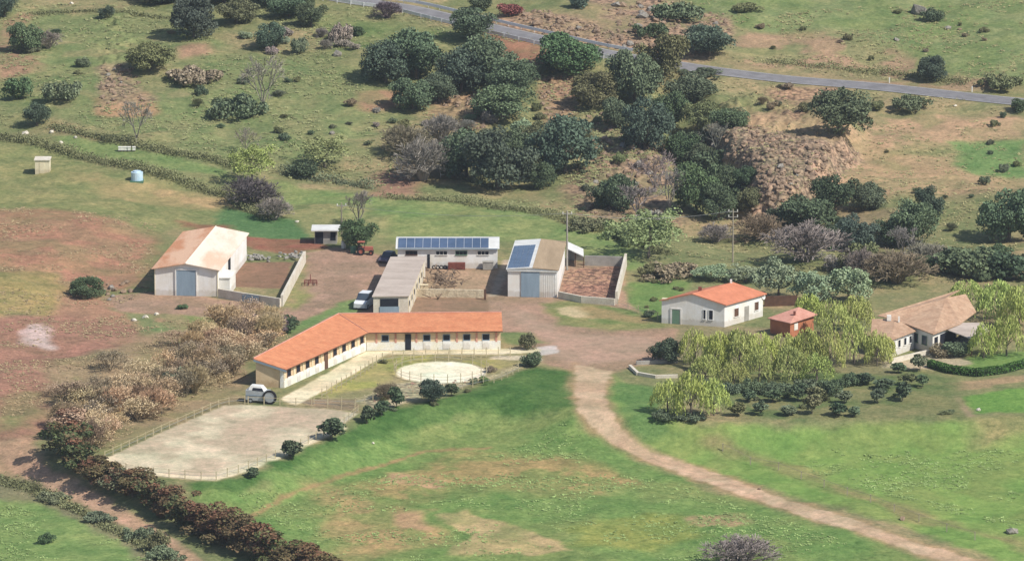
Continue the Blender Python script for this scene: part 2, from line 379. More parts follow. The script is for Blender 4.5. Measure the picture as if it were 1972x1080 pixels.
paint(AR, (212, 202, 178), .6, .25, kind=(.3, 0, .7), cls=2, c2=(190, 176, 154), pscale=5)
paint(AR[7:]+AR[:1], (224, 214, 184), .8, .3, line=.8, kind=P_)
paint([(500, 790), (640, 795), (540, 850), (440, 880), (400, 850)], (188, 166, 148), 5, 4, patch=.4, op=.6)
paint([(1034, 668), (1072, 666), (1080, 680), (1040, 684)], (204, 194, 198), .8, .8, kind=P_, patch=.2)
#-- lower fields
paint([(330, 922), (412, 928), (486, 910), (648, 838), (700, 800), (850, 768), (1030, 706), (1098, 716), (1104, 790), (900, 800), (700, 860), (450, 960), (380, 960)], (62, 112, 50), 2.2, 1.6, kind=G_, c2=(74, 120, 56))
paint([(380, 960), (460, 948), (700, 850), (900, 800), (1104, 785), (1180, 862), (1400, 950), (1850, 1100), (1850, 1300), (600, 1300), (620, 1090), (480, 1010)], (100, 144, 70), 3, 2, kind=G_, c2=(114, 144, 76), pscale=10)
paint([(740, 905), (900, 860), (1100, 880), (1220, 930), (1100, 960), (900, 950), (760, 1000), (700, 940)], (156, 140, 92), 5, 6, kind=G_, patch=.6, pscale=4)
paint([(640, 940), (800, 980), (860, 1040), (700, 1090), (640, 1010)], (158, 142, 96), 5, 6, kind=G_, patch=.55, pscale=4)
paint([(760, 912), (860, 925), (850, 940), (760, 925)], (182, 150, 112), 2, 3, kind=S_, patch=.5)
paint([(1330, 1000), (1440, 985), (1440, 1010), (1340, 1020)], (170, 146, 108), 2, 3, kind=S_, patch=.5)
paint([(760, 985), (830, 985), (830, 1025), (760, 1020)], (184, 150, 112), 2, 3, kind=S_, patch=.4)
paint([(845, 990), (900, 982), (960, 1005), (1020, 1020), (1100, 1058), (1020, 1070), (860, 1068), (900, 1030)], (188, 166, 118), 1.2, 1.5, kind=S_, patch=.3, c2=(166, 154, 104))
paint([(1110, 1000), (1300, 990), (1340, 1030), (1250, 1056), (1120, 1050)], (132, 150, 66), 3, 4, kind=G_, patch=.3)
paint([(440, 1010), (560, 950), (700, 905), (820, 868), (940, 862)], (158, 130, 90), .8, .5, line=.4, kind=S_, op=.8)
paint([(1182, 722), (1245, 770), (1320, 815), (1500, 822), (1850, 808), (2300, 800), (2300, 1200), (1960, 1090), (1500, 945), (1240, 862), (1185, 790)], (112, 158, 66), 2.5, 1.5, kind=(.0, 0, .45), c2=(122, 154, 72), pscale=12)
paint([(1190, 735), (1260, 745), (1270, 800), (1320, 840), (1230, 850), (1190, 790)], (88, 136, 70), 2.5, 2, kind=G_)
paint([(1380, 850), (1480, 890), (1600, 935), (1750, 990), (1900, 1030), (2100, 1080)], (142, 134, 90), 3, 3, line=1.6, kind=S_, patch=.3, op=.85)
paint([(1840, 800), (2100, 790), (2100, 860), (1900, 855)], (142, 140, 92), 4, 4, kind=G_, patch=.3)
paint([(1850, 765), (2100, 725), (2100, 790), (1880, 795)], (92, 150, 54), 1.5, 1, kind=G_)
paint([(1780, 742), (1972, 722), (2200, 715), (2200, 730), (1972, 735), (1850, 752)], (158, 138, 104), 1.2, 1, kind=S_, patch=.2)
paint([(1840, 762), (1868, 800)], (156, 140, 112), .8, .4, line=.5, kind=S_)
paint([(1400, 690), (1700, 700), (1850, 720), (1850, 806), (1420, 812), (1370, 760)], (92, 120, 72), 3, 3, kind=G_, patch=.25, c2=(120, 126, 84))
paint([(1300, 620), (1700, 640), (1720, 720), (1310, 715)], (136, 130, 96), 2, 2, kind=S_, patch=.2)
paint([(1850, 690), (2100, 660), (2100, 705), (1860, 715)], (104, 146, 68), 2, 1.5, kind=G_)
paint([(1700, 690), (1830, 676), (1870, 700), (1800, 712), (1700, 708)], (176, 166, 140), 1.2, 1, kind=S_)
paint([(-100, 950), (60, 960), (170, 1010), (330, 1090), (330, 1200), (-300, 1200)], (112, 150, 80), 2.5, 2, kind=G_)
paint([(-60, 905), (120, 925), (230, 985), (330, 1040), (430, 1120), (330, 1120), (200, 1030), (100, 975), (-60, 950)], (128, 128, 96), 2, 2, kind=S_, patch=.3)
#-- dirt road and track
ROADP = [(1106, 700), (1108, 760), (1114, 792), (1150, 832), (1205, 867), (1300, 908), (1400, 942), (1472, 968), (1600, 1009), (1722, 1048), (1820, 1080), (2000, 1142), (2080, 1142), (1885, 1080), (1722, 1030), (1600, 985), (1472, 946),
         (1400, 917), (1300, 884), (1235, 856), (1197, 825), (1175, 792), (1164, 760), (1176, 716)]
paint(ROADP, (168, 140, 104), 2.2, 1.2, line=.5, kind=S_, op=.8)
paint(ROADP, (200, 174, 148), .8, .7, kind=(.3, 0, .7), cls=1, c2=(188, 160, 134))
paint([(1140, 700), (1140, 770), (1190, 828), (1300, 882), (1420, 930), (1560, 981), (1760, 1048), (1900, 1095)], (184, 160, 128), .8, .3, line=.3, kind=P_, patch=.6, pscale=6, op=.45)
paint([(-80, 860), (0, 862), (70, 905), (160, 952), (230, 990), (300, 1030), (380, 1090), (440, 1130)], (192, 156, 132), 1.2, .8, line=1.5, kind=S_, cls=6, c2=(178, 146, 120))
paint([(-60, 850), (60, 840), (100, 870), (80, 910), (0, 905), (-60, 890)], (180, 146, 120), 3, 2.5, kind=S_, patch=.3)

faces = np.empty(((nx-1)*(ny-1), 4), np.int64)
ii, jj = np.meshgrid(np.arange(nx-1), np.arange(ny-1)); b0 = (jj*nx+ii).ravel()
faces[:, 0] = b0; faces[:, 1] = b0+1; faces[:, 2] = b0+nx+1; faces[:, 3] = b0+nx
fc = CLS[faces]
# a face belongs to the class most of its corners have
fcls = np.where((fc[:, 0] == fc[:, 2]), fc[:, 0], fc[:, 1])
GM = ground_mat('ground_soil_and_grass')
def sheet(name, sel):
    F = faces[sel]; used = np.unique(F); rm = np.full(len(GX), -1); rm[used] = np.arange(len(used)); F = rm[F]
    me = bpy.data.meshes.new(name); me.vertices.add(len(used)); me.loops.add(F.size); me.polygons.add(len(F))
    me.vertices.foreach_set('co', np.stack([GX[used], GY[used], GZ[used]], 1).astype(np.float32).ravel())
    me.loops.foreach_set('vertex_index', F.ravel().astype(np.int32)); me.polygons.foreach_set('loop_start', (np.arange(len(F))*4).astype(np.int32))
    me.polygons.foreach_set('use_smooth', np.ones(len(F), bool))
    me.update(calc_edges=True)
    for nm, A in (('albedo', C), ('kindmix', K)):
        ca = me.color_attributes.new(nm, 'FLOAT_COLOR', 'POINT')
        ca.data.foreach_set('color', np.concatenate([A[used], np.ones((len(used), 1))], 1).astype(np.float32).ravel())
    me.materials.append(GM)
    o = bpy.data.objects.new(name, me); col.objects.link(o); o['kind'] = 'structure'
    return o
for k, nm in ((0, 'ground'), (1, 'dirt_road'), (2, 'riding_arena_sand_ground'), (3, 'round_pen_sand_ground'), (4, 'farmyard_dirt_ground'), (5, 'concrete_path'), (6, 'dirt_track_path')):
    s = fcls == k
    if s.any(): sheet(nm, s)
# ---------------------------------------------------------------- mesh helpers
V = Vector
def gv(px, py, z=0.0): return V(gz(px, py, z))
class MB:
    def __init__(s): s.v = []; s.f = []; s.t = []
    def face(s, *p):
        i = len(s.v); s.v += [V(q) for q in p]; s.f.append(tuple(range(i, i+len(p)))); return s
    def hexa(s, b, t):
        """closed prism from a bottom ring and a top ring"""
        i = len(s.v); n = len(b); s.v += [V(q) for q in b]+[V(q) for q in t]
        s.f.append(tuple(range(i+n-1, i-1, -1))); s.f.append(tuple(range(i+n, i+2*n)))
        for k in range(n): s.f.append((i+k, i+(k+1) % n, i+n+(k+1) % n, i+n+k))
        return s
    def slab(s, pts, th):
        return s.hexa([V(p)-V((0, 0, th)) for p in pts], pts)
    def box(s, c, u, v, h):
        """box: centre of the base c, half vectors u and v, height h"""
        c, u, v = V(c), V(u), V(v); up = V((0, 0, h))
        b = [c-u-v, c+u-v, c+u+v, c-u+v]
        return s.hexa(b, [p+up for p in b])
    def on(s, A, B, s0, s1, z0, z1, o0, o1):
        """box on the outside of the wall that runs from A to B (metres along, metres up, metres out)"""
        A, B = V(A), V(B); u = (B-A); u.z = 0; u.normalize(); n = V((u.y, -u.x, 0))
        q = lambda a, o, z: V((A.x, A.y, A.z))+u*a+n*o+V((0, 0, z))
        b = [q(s0, o1, z0), q(s1, o1, z0), q(s1, o0, z0), q(s0, o0, z0)]
        t = [q(s0, o1, z1), q(s1, o1, z1), q(s1, o0, z1), q(s0, o0, z1)]
        return s.hexa(b, t)
    def tube(s, pts, r, n=6, r2=None):
        pts = [V(p) for p in pts]; m = len(pts); rings = []
        for k, p in enumerate(pts):
            d = (pts[min(k+1, m-1)]-pts[max(k-1, 0)]).normalized()
            a = d.cross(V((0, 0, 1))); a = a.normalized() if a.length > .05 else V((1, 0, 0)); b = d.cross(a)
            rr = r+(r2-r)*k/(m-1) if r2 is not None else r
            rings.append(len(s.v)); s.v += [p+(a*math.cos(6.2832*j/n)+b*math.sin(6.2832*j/n))*rr for j in range(n)]
        for k in range(m-1):
            for j in range(n):
                s.f.append((rings[k]+j, rings[k]+(j+1) % n, rings[k+1]+(j+1) % n, rings[k+1]+j))
        s.f.append(tuple(rings[0]+j for j in range(n))[::-1]); s.f.append(tuple(rings[-1]+j for j in range(n)))
        return s
    def disc(s, c, ax, r, w, n=16):
        c, ax = V(c), V(ax).normalized(); a = ax.cross(V((0, 0, 1))).normalized(); b = ax.cross(a)
        p = [c+(a*math.cos(6.2832*j/n)+b*math.sin(6.2832*j/n))*r for j in range(n)]
        return s.hexa([q-ax*w/2 for q in p], [q+ax*w/2 for q in p])
    def ring(s, c, ax, r0, r1, w, n=18):
        c, ax = V(c), V(ax).normalized(); a = ax.cross(V((0, 0, 1))).normalized(); b = ax.cross(a)
        for j in range(n):
            q = lambda k, r, o: c+(a*math.cos(6.2832*k/n)+b*math.sin(6.2832*k/n))*r+ax*o
            s.hexa([q(j, r0, -w/2), q(j, r1, -w/2), q(j+1, r1, -w/2), q(j+1, r0, -w/2)], [q(j, r0, w/2), q(j, r1, w/2), q(j+1, r1, w/2), q(j+1, r0, w/2)])
        return s
    def rock(s, c, r, seed, sq=(1, 1, .7)):
        rr = random.Random(seed); t = (1+5**.5)/2
        vs = [(-1, t, 0), (1, t, 0), (-1, -t, 0), (1, -t, 0), (0, -1, t), (0, 1, t), (0, -1, -t), (0, 1, -t), (t, 0, -1), (t, 0, 1), (-t, 0, -1), (-t, 0, 1)]
        fs = [(0, 11, 5), (0, 5, 1), (0, 1, 7), (0, 7, 10), (0, 10, 11), (1, 5, 9), (5, 11, 4), (11, 10, 2), (10, 7, 6), (7, 1, 8), (3, 9, 4), (3, 4, 2), (3, 2, 6), (3, 6, 8), (3, 8, 9), (4, 9, 5), (2, 4, 11), (6, 2, 10), (8, 6, 7), (9, 8, 1)]
        i = len(s.v); a = rr.random()*6.28; ca, sa = math.cos(a), math.sin(a)
        for v in vs:
            k = r/1.9*(.65+.6*rr.random()); x, y, z = v[0]*k*sq[0], v[1]*k*sq[1], v[2]*k*sq[2]
            s.v.append(V((c[0]+x*ca-y*sa, c[1]+x*sa+y*ca, c[2]+z)))
        for f in fs: s.f.append(tuple(i+q for q in f))
        return s
    def build(s, name, mat, parent=None, label=None):
        o0 = parent_world(parent) if parent else V((0, 0, 0))
        me = bpy.data.meshes.new(name)
        me.from_pydata([tuple(p-o0) for p in s.v], [], s.f); me.update()
        if mat: me.materials.append(mat)
        o = bpy.data.objects.new(name, me); col.objects.link(o)
        if parent: o.parent = parent
        if label: o['label'] = label
        return o
def parent_world(p):
    w = V(p.location)
    while p.parent: p = p.parent; w += V(p.location)
    return w
def tag(o, label, cat, group=None):
    o['label'] = label; o['category'] = cat
    if group: o['group'] = group
    return o
def thing(name, label, cat, loc, group=None):
    o = bpy.data.objects.new(name, None); o.empty_display_size = .2; col.objects.link(o); o.location = V(loc)
    return tag(o, label, cat, group)
def single(name, mb, mat, label, cat, group=None):
    """a thing that is one mesh, its origin at its base"""
    lo = min(p.z for p in mb.v); c = sum((V(p) for p in mb.v), V())/len(mb.v); c.z = lo
    me = bpy.data.meshes.new(name); me.from_pydata([tuple(V(p)-c) for p in mb.v], [], mb.f); me.update(); me.materials.append(mat)
    o = bpy.data.objects.new(name, me); col.objects.link(o); o.location = c
    return tag(o, label, cat, group)

M = dict(
    white=surf('white_render', (246, 243, 236), (226, 220, 208), .35, fineamt=.06, dirt=.2),
    cream=surf('cream_render', (236, 228, 200), (222, 206, 172), .5, fineamt=.1, dirt=.2),
    peach=surf('peach_render', (228, 204, 168), (212, 184, 148), .6, fineamt=.15, dirt=.2),
    plinth=surf('pale_stone_plinth', (250, 246, 234), (240, 232, 212), .9, fineamt=.22),
    greyblue=surf('grey_blue_sheet_door', (146, 164, 178), (134, 152, 166), 1.2, stretch=(1, 1, .2), fineamt=.1),
    tile=surf('orange_roof_tiles', (218, 148, 108), (202, 130, 94), .55, fine=2.4, fineamt=.26, stretch=(1, 1.6, 1)),
    tile2=surf('weathered_terracotta_tiles', (200, 168, 140), (180, 146, 120), .7, fine=2.4, fineamt=.3),
    tile3=surf('pink_clay_tiles', (214, 160, 142), (196, 140, 122), .8, fine=5, fineamt=.2),
    tile4=surf('bright_orange_tiles', (216, 140, 108), (198, 126, 96), .6, fine=2.4, fineamt=.24),
    rust=surf('rust_streaked_sheet_roof', (226, 186, 156), (204, 146, 110), .2, stretch=(1.6, .5, 1), fine=3, fineamt=.14, lo=.42, hi=.6),
    rust2=surf('pale_rust_stained_sheet_roof', (238, 222, 204), (222, 190, 164), .14, stretch=(1.6, .5, 1), fine=3, fineamt=.12, lo=.45, hi=.65),
    fibre=surf('weathered_fibre_cement_sheets', (204, 190, 178), (182, 168, 156), .5, stretch=(.4, 1.6, 1), fine=3.5, fineamt=.22),
    brownsheet=surf('brownish_sheet_roof', (180, 158, 130), (160, 140, 114), .3, stretch=(1.8, .3, 1), fine=4, fineamt=.18),
    sheet=surf('pale_sheet_roof', (226, 226, 222), (206, 206, 202), .5, fineamt=.1, rough=.6),
    panel=surf('solar_cells', (88, 106, 134), (74, 92, 118), .4, rough=.25, spec=.5, fineamt=.1),
    alu=surf('aluminium', (206, 210, 214), None, 1, rough=.5, fineamt=.08),
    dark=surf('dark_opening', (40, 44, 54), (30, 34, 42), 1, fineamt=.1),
    brown=surf('brown_wood', (112, 84, 68), (90, 68, 56), 1.5, fineamt=.25),
    grey=surf('grey_concrete', (176, 172, 164), (150, 146, 138), .7, fineamt=.2),
    block=surf('pale_concrete_blocks', (228, 220, 204), (208, 198, 180), .8, fineamt=.22),
    stone=surf('dry_stone', (228, 214, 184), (200, 182, 152), 1.3, fine=4, fineamt=.4, bump=.1),
    glass=surf('window_glass', (70, 80, 92), (56, 66, 80), .8, rough=.2, spec=.5, fineamt=.1),
    greenframe=surf('green_painted_frame', (120, 150, 126), None, 1, fineamt=.1),
    post=surf('pale_wooden_post', (206, 194, 160), (180, 166, 134), 2, fineamt=.2),
    log=surf('old_logs', (140, 122, 104), (108, 92, 78), 2, fineamt=.3),
    pole=surf('grey_wooden_pole', (176, 166, 146), (150, 140, 124), 1, fineamt=.2),
    wire=surf('galvanised_wire', (150, 152, 152), None, 1, rough=.5, fineamt=.05),
    asphalt=surf('asphalt', (142, 140, 142), (122, 120, 122), .5, fineamt=.25),
    line=surf('white_road_paint', (196, 196, 192), (170, 170, 168), 1.2, fineamt=.15),
    rail=surf('galvanised_guardrail', (236, 236, 234), (222, 222, 222), .3, rough=.45, fineamt=.1),
    red=surf('faded_red_paint', (184, 112, 96), (164, 96, 82), 1.5, fineamt=.2),
    rustm=surf('rusty_metal', (140, 84, 72), (112, 66, 58), 2, fineamt=.3),
    green=surf('green_paint', (92, 130, 108), None, 1.5, fineamt=.2),
    carwhite=surf('white_car_paint', (236, 238, 240), (222, 226, 230), .5, rough=.3, spec=.5, fineamt=.04),
    cardark=surf('dark_blue_car_paint', (66, 74, 96), None, .5, rough=.3, spec=.5, fineamt=.05),
    rubber=surf('black_rubber', (44, 44, 46), None, 2, fineamt=.1),
    trailer=surf('grey_painted_steel', (182, 188, 190), (164, 170, 172), .8, rough=.5, fineamt=.12),
    blue=surf('pale_blue_plastic', (206, 226, 240), (176, 206, 226), .8, rough=.4, fineamt=.06),
    orange=surf('orange_render', (190, 126, 94), (174, 112, 84), .9, fineamt=.15),
    rubble=surf('brick_rubble', (176, 140, 124), (150, 116, 102), 2, fine=4, fineamt=.4),
    rock=surf('pale_brown_rock', (172, 148, 124), (138, 118, 100), .9, fine=3, fineamt=.4, bump=.15),
    rock2=surf('grey_rock', (172, 166, 156), (138, 132, 122), .9, fine=3, fineamt=.4, bump=.15),
    hive=surf('white_hive_paint', (232, 230, 220), None, 2, fineamt=.08),
    purple=surf('dark_purple_car_paint', (96, 86, 104), None, 1, rough=.35, spec=.5, fineamt=.08),
)
def window(par, A, B, s0, s1, z0, z1, mat='glass', fr='white', sill=True, name='window'):
    f = MB().on(A, B, s0-.07, s1+.07, z1, z1+.08, .004, .06).on(A, B, s0-.07, s0, z0, z1, .004, .06).on(A, B, s1, s1+.07, z0, z1, .004, .06)
    f.on(A, B, s0-.1, s1+.1, z0-.08, z0, .004, .12 if sill else .06)
    w = f.build(name, M[fr], par)
    MB().on(A, B, s0, s1, z0, z1, .003, .03).build('pane', M[mat], w)
    return w
def walls(A, B, D, h, hr=None, hb=None):
    """four walls on the parallelogram A (front left), B (front right), A+D; hr = ridge height of gables at mid width"""
    A, B, D = V(A), V(B), V(D); Cc = B+D; E = A+D; hb = hb if hb is not None else h; m = MB(); up = lambda p, z: V((p.x, p.y, p.z+z))
    if hr:
        for P, Q in ((A, B), (E, Cc)): m.face(P, Q, up(Q, h), up((P+Q)/2, hr), up(P, h))
        m.face(B, Cc, up(Cc, h), up(B, h)); m.face(E, A, up(A, h), up(E, h))
    else:
        m.face(A, B, up(B, h), up(A, h)); m.face(Cc, E, up(E, hb), up(Cc, hb))
        m.face(B, Cc, up(Cc, hb), up(B, h)); m.face(E, A, up(A, h), up(E, hb))
    return m
def wall_run(name, pts, h, th, mat, label, cat='wall', group=None, h1=None, z0=None, cap=None):
    """a free-standing wall along ground points"""
    m = MB()
    for i in range(len(pts)-1):
        a, b = V(pts[i]), V(pts[i+1]); u = (b-a); u.z = 0; u.normalize(); n = V((-u.y, u.x, 0))*th/2
        e = u*th/2 if i < len(pts)-2 else V((0, 0, 0)); ha = h; hb2 = h
        a2 = a+(u*th/2 if i else V((0, 0, 0)))
        lo = V((0, 0, -.3)); m.hexa([a2-n+lo, b+e-n+lo, b+e+n+lo, a2+n+lo], [a2-n+V((0, 0, ha)), b+e-n+V((0, 0, hb2)), b+e+n+V((0, 0, hb2)), a2+n+V((0, 0, ha))])
    return single(name, m, mat, label, cat, group)
def L2(A, B): return math.hypot(B[0]-A[0], B[1]-A[1])
UP = lambda z: V((0, 0, z))

# ================================================================ barn with the rust-streaked roof
A = gv(298, 568); B = gv(420, 571); D = gv(355, 507, 4.8)-gv(412, 438, 4.8); D = -D; D.z = 0
t = thing('barn', 'white barn with a rust-streaked pale gable roof and blue-grey door, furthest left of the farmyard', 'barn', A)
walls(A, B, D, 4.0, 4.85).build('wall', M['white'], t)
u = (B-A).normalized(); w = L2(A, B); dn = D.normalized(); mid = (A+B)/2
rf = MB(); Ro = mid-dn*.5+UP(4.98); Rb = mid+D+dn*.3+UP(4.98)
k = .85/(w/2)
for P, s in ((A, -1), (B, 1)):
    e0 = P+u*s*.35-dn*.5+UP(4.13-k*.35); e1 = P+D+u*s*.35+dn*.3+UP(4.13-k*.35)
    MB().slab([Ro, e0, e1, Rb] if s < 0 else [Ro+u*.004, Rb+u*.004, e1, e0], .1).build('roof_slope', M['rust' if s < 0 else 'rust2'], t)
MB().tube([Ro+UP(.02), Rb+UP(.02)], .09, 6).build('ridge_cap', M['rust2'], t)
MB().on(A, B, w*.345, w*.655, 0.02, 3.9, .01, .1).build('sliding_door', M['greyblue'], t)
dr = MB().on(A, B, w*.325, w*.345, 0, 4.0, .01, .16).on(A, B, w*.655, w*.675, 0, 4.0, .01, .16).on(A, B, w*.325, w*.675, 3.9, 4.06, .012, .17).build('door_frame', M['white'], t)
gp = MB().on(A, B, 0, .12, 0, 4.0, .01, .07).on(A, B, w-.12, w, 0, 4.0, .01, .07)
gp.build('corner_trim', M['cream'], t)
Cw = B+D; MB().on(B, Cw, L2(B, Cw)*.35, L2(B, Cw)*.41, 0, 3.9, .01, .12).build('side_opening', M['dark'], t)
# low shed leaning against its right side
sA = B+u*.02+dn*1.2; sB = sA+u*1.5
t = thing('lean_to_shed', 'small white flat-roofed lean-to against the right side of the rusty-roofed barn', 'shed', sA)
walls(sA, sB, dn*5, 2.5).build('wall', M['white'], t)
MB().slab([sA+UP(2.62)-dn*.15, sB+UP(2.62)-dn*.15+u*.15, sB+dn*5+UP(2.62)+u*.15, sA+dn*5+UP(2.62)], .1).build('roof', M['white'], t)
wall_run('yard_wall', [gv(421, 573), gv(468, 581), gv(540, 592)], 1.35, .3, M['block'], 'low pale block wall closing the front of the brown yard beside the rusty-roofed barn')
wall_run('yard_wall', [gv(543, 590), gv(587, 505)], 1.7, .35, M['block'], 'long pale wall along the right side of the brown yard beside the rusty-roofed barn')
single('yard_gate', MB().on(gv(466, 583), gv(505, 588), .1, 2.8, .15, 1.2, .02, .1), M['greyblue'], 'grey-blue sheet gate in the low wall next to the rusty-roofed barn', 'gate')
for i, (px, py, lab) in enumerate([(496, 500, 'heap of grey concrete blocks at the back left of the brown yard'), (565, 496, 'heap of grey concrete blocks at the back right corner of the brown yard')]):
    c = gv(px, py); t = thing('block_heap', lab, 'block heap', c, 'heaps of concrete blocks in the barn yard')
    for q in range(26):
        a = rnd.random()*6.28; MB().box(c+V((rnd.gauss(0, .9), rnd.gauss(0, 1.0), rnd.random()*.45)), V((math.cos(a), math.sin(a), 0))*.25, V((-math.sin(a), math.cos(a), 0))*.16, .22).build('block', M['grey'], t)

# ================================================================ long white building with the solar roof
A = gv(766, 517); B = gv(958, 517); D = V((0, 7.4, 0)); w = L2(A, B)
t = thing('farm_building', 'long white building with a row of solar panels along its whole roof', 'building', A)
A = V((A.x, A.y, 0)); B = V((B.x, B.y, 0)); s_ = w/192.0
walls_m = walls(A, B, D, 3.1); 
for P in (A, B): walls_m.face(P+UP(3.1), P+D+UP(3.1), P+D*.5+UP(3.75)) if P is B else walls_m.face(P+D+UP(3.1), P+UP(3.1), P+D*.5+UP(3.75))
walls_m.build('wall', M['white'], t)
ux = V((1, 0, 0)); uy = V((0, 1, 0))
sl_ = .65/3.7
eF = lambda x, yy: V((x, A.y+yy, 3.2+sl_*min(yy, 7.4-yy)))
rf = MB().slab([eF(A.x-.3, -.35), eF(B.x+.3, -.35), eF(B.x+.3, 3.7), eF(A.x-.3, 3.7)], .1).slab([eF(A.x-.3, 3.7), eF(B.x+.3, 3.7), eF(B.x+.3, 7.7), eF(A.x-.3, 7.7)], .1)
rf.build('roof', M['sheet'], t)
for k in range(11):
    x0 = A.x+.1+k*1.23; x1 = x0+1.17
    p = MB().slab([eF(x0, -.3)+UP(.12), eF(x1, -.3)+UP(.12), eF(x1, 3.4)+UP(.12), eF(x0, 3.4)+UP(.12)], .05).build('solar_panel', M['panel'], t)
    MB().slab([eF(x0-.03, -.32)+UP(.1), eF(x1+.03, -.32)+UP(.1), eF(x1+.03, 3.43)+UP(.1), eF(x0-.03, 3.43)+UP(.1)], .04).build('panel_frame', M['alu'], p)
MB().on(A, B, 0, w, 3.0, 3.14, .02, .42).build('gutter', M['greyblue'], t)
for x0, x1, fm in ((782, 803, 'brown'), (840, 861, 'white'), (878, 899, 'greenframe'), (920, 941, 'white')):
    ww = window(t, A, B, (x0-766)*s_, (x1-766)*s_, 2.1, 2.65, 'dark', fm)
    for q in (.33, .66): MB().on(A, B, (x0-766)*s_+(x1-x0)*s_*q-.03, (x0-766)*s_+(x1-x0)*s_*q+.03, 2.1, 2.65, .035, .055).build('muntin', M[fm], ww)
MB().on(A, B, 57*s_, 62*s_, .02, 2.15, .01, .05).build('door', M['dark'], t)
tag(MB().on(A, B, 97*s_, 130*s_, .1, 1.05, .3, 1.0).on(A, B, 97*s_, 97*s_+.1, 0, .1, .4, .9).on(A, B, 130*s_-.1, 130*s_, 0, .1, .4, .9).build('wooden_trough', M['rustm']), 'brown wooden trough against the wall of the long solar-roofed building', 'trough')
tag(MB().on(A, B, 164*s_, 184*s_, .05, 1.15, .3, 1.1).on(A, B, 163*s_, 185*s_, 1.15, 1.25, .25, 1.15).build('water_tank', M['grey']), 'grey box tank by the right end of the long solar-roofed building', 'tank')
for q in range(4):
    c = A+ux*(70+q*7)*s_-uy*.6+UP(.32)
    o = MB().ring(c, (.3, 1, .1), .2, .33, .16, 12).build('car_tyre', M['rubber']); tag(o, 'worn tyre leaning on the wall between the door and the trough of the solar-roofed building', 'tyre', 'tyres along the solar-roofed building')

# ================================================================ long low shed with grey fibre roof
A = gv(719, 610); B = gv(786, 609); D = gv(820, 497, 3.0)-gv(787, 572, 3.0); D.z = 0; w = L2(A, B)
t = thing('long_shed', 'long low shed with weathered grey flat roof and dark front opening above a pale gate', 'shed', A)
walls(A, B, D, 2.95).build('wall', M['block'], t)
u = (B-A).normalized(); dn = D.normalized()
MB().slab([A+UP(3.1)-u*.15-dn*.2, B+UP(3.1)+u*.15-dn*.2, B+D+UP(3.1)+u*.15+dn*.2, A+D+UP(3.1)-u*.15+dn*.2], .14).build('roof', M['fibre'], t)
MB().on(A, B, w*.2, w*.72, 1.5, 2.65, .01, .06).build('front_opening', M['dark'], t)
MB().on(A, B, w*.18, w*.74, .05, 1.5, .01, .1).build('gate', M['greyblue'], t)
sd_ = MB()
Cw = B+D; Ls = L2(B, Cw)
for q in range(7): sd_.on(B, Cw, Ls*(q+.02)/7, Ls*(q+.02)/7+.25, 0, 2.95, .01, .1)
sd_.build('buttress', M['cream'], t)
for q in range(6): MB().on(B, Cw, Ls*(q+.35)/7, Ls*(q+.35)/7+1.1, 1.2, 1.9, .01, .04).build('window', M['dark'], t)

# ================================================================ barn with solar panels on its left slope
A = gv(978, 571); B = gv(1073, 573); D = gv(1088, 465, 4.2)-gv(1073, 519, 4.2); D.z = 0; w = L2(A, B)
t = thing('barn', 'white barn with solar panels on its left roof slope and a tan right slope', 'barn', A)
walls(A, B, D, 4.1, 4.4).build('wall', M['white'], t)
u = (B-A).normalized(); dn = D.normalized(); mid = (A+B)/2; k = .3/(w/2)
Ro = mid-dn*.25+UP(4.5); Rb = mid+D+dn*.25+UP(4.5)
a0 = A-u*.25-dn*.25+UP(4.2-k*.25); a1 = A+D-u*.25+dn*.25+UP(4.2-k*.25); b0 = B+u*.25-dn*.25+UP(4.2-k*.25); b1 = B+D+u*.25+dn*.25+UP(4.2-k*.25)
MB().slab([Ro, a0, a1, Rb][::-1], .1).build('left_roof_slope', M['sheet'], t)
MB().slab([Ro+u*.01, b0, b1, Rb+u*.01], .1).build('right_roof_slope', M['brownsheet'], t)
bl = lambda s, q, z=.1: a0*(1-s)*(1-q)+Ro*s*(1-q)+Rb*s*q+a1*(1-s)*q+UP(z)
for i in range(4):
    for j in range(3):
        s0, s1 = .06+i*.205, .06+i*.205+.195; q0, q1 = .02+j*.255, .02+j*.255+.247
        p = MB().slab([bl(s0, q0), bl(s1, q0), bl(s1, q1), bl(s0, q1)], .05).build('solar_panel', M['panel'], t)
MB().slab([bl(.05, .01, .06), bl(.885, .01, .06), bl(.885, .79, .06), bl(.05, .79, .06)], .04).build('panel_frame', M['alu'], t)
MB().on(A, B, w*.27, w*.64, .02, 3.85, .012, .12).build('sliding_door', M['greyblue'], t)
MB().on(A, B, -.1, w+.1, 3.86, 4.04, .012, .24).build('door_rail', M['sheet'], t)
rb = MB()
for q in range(9): rb.on(A, B, w*(.66+q*.037), w*(.66+q*.037)+.06, .02, 3.85, .012, .05)
rb.build('cladding_ribs', M['white'], t)
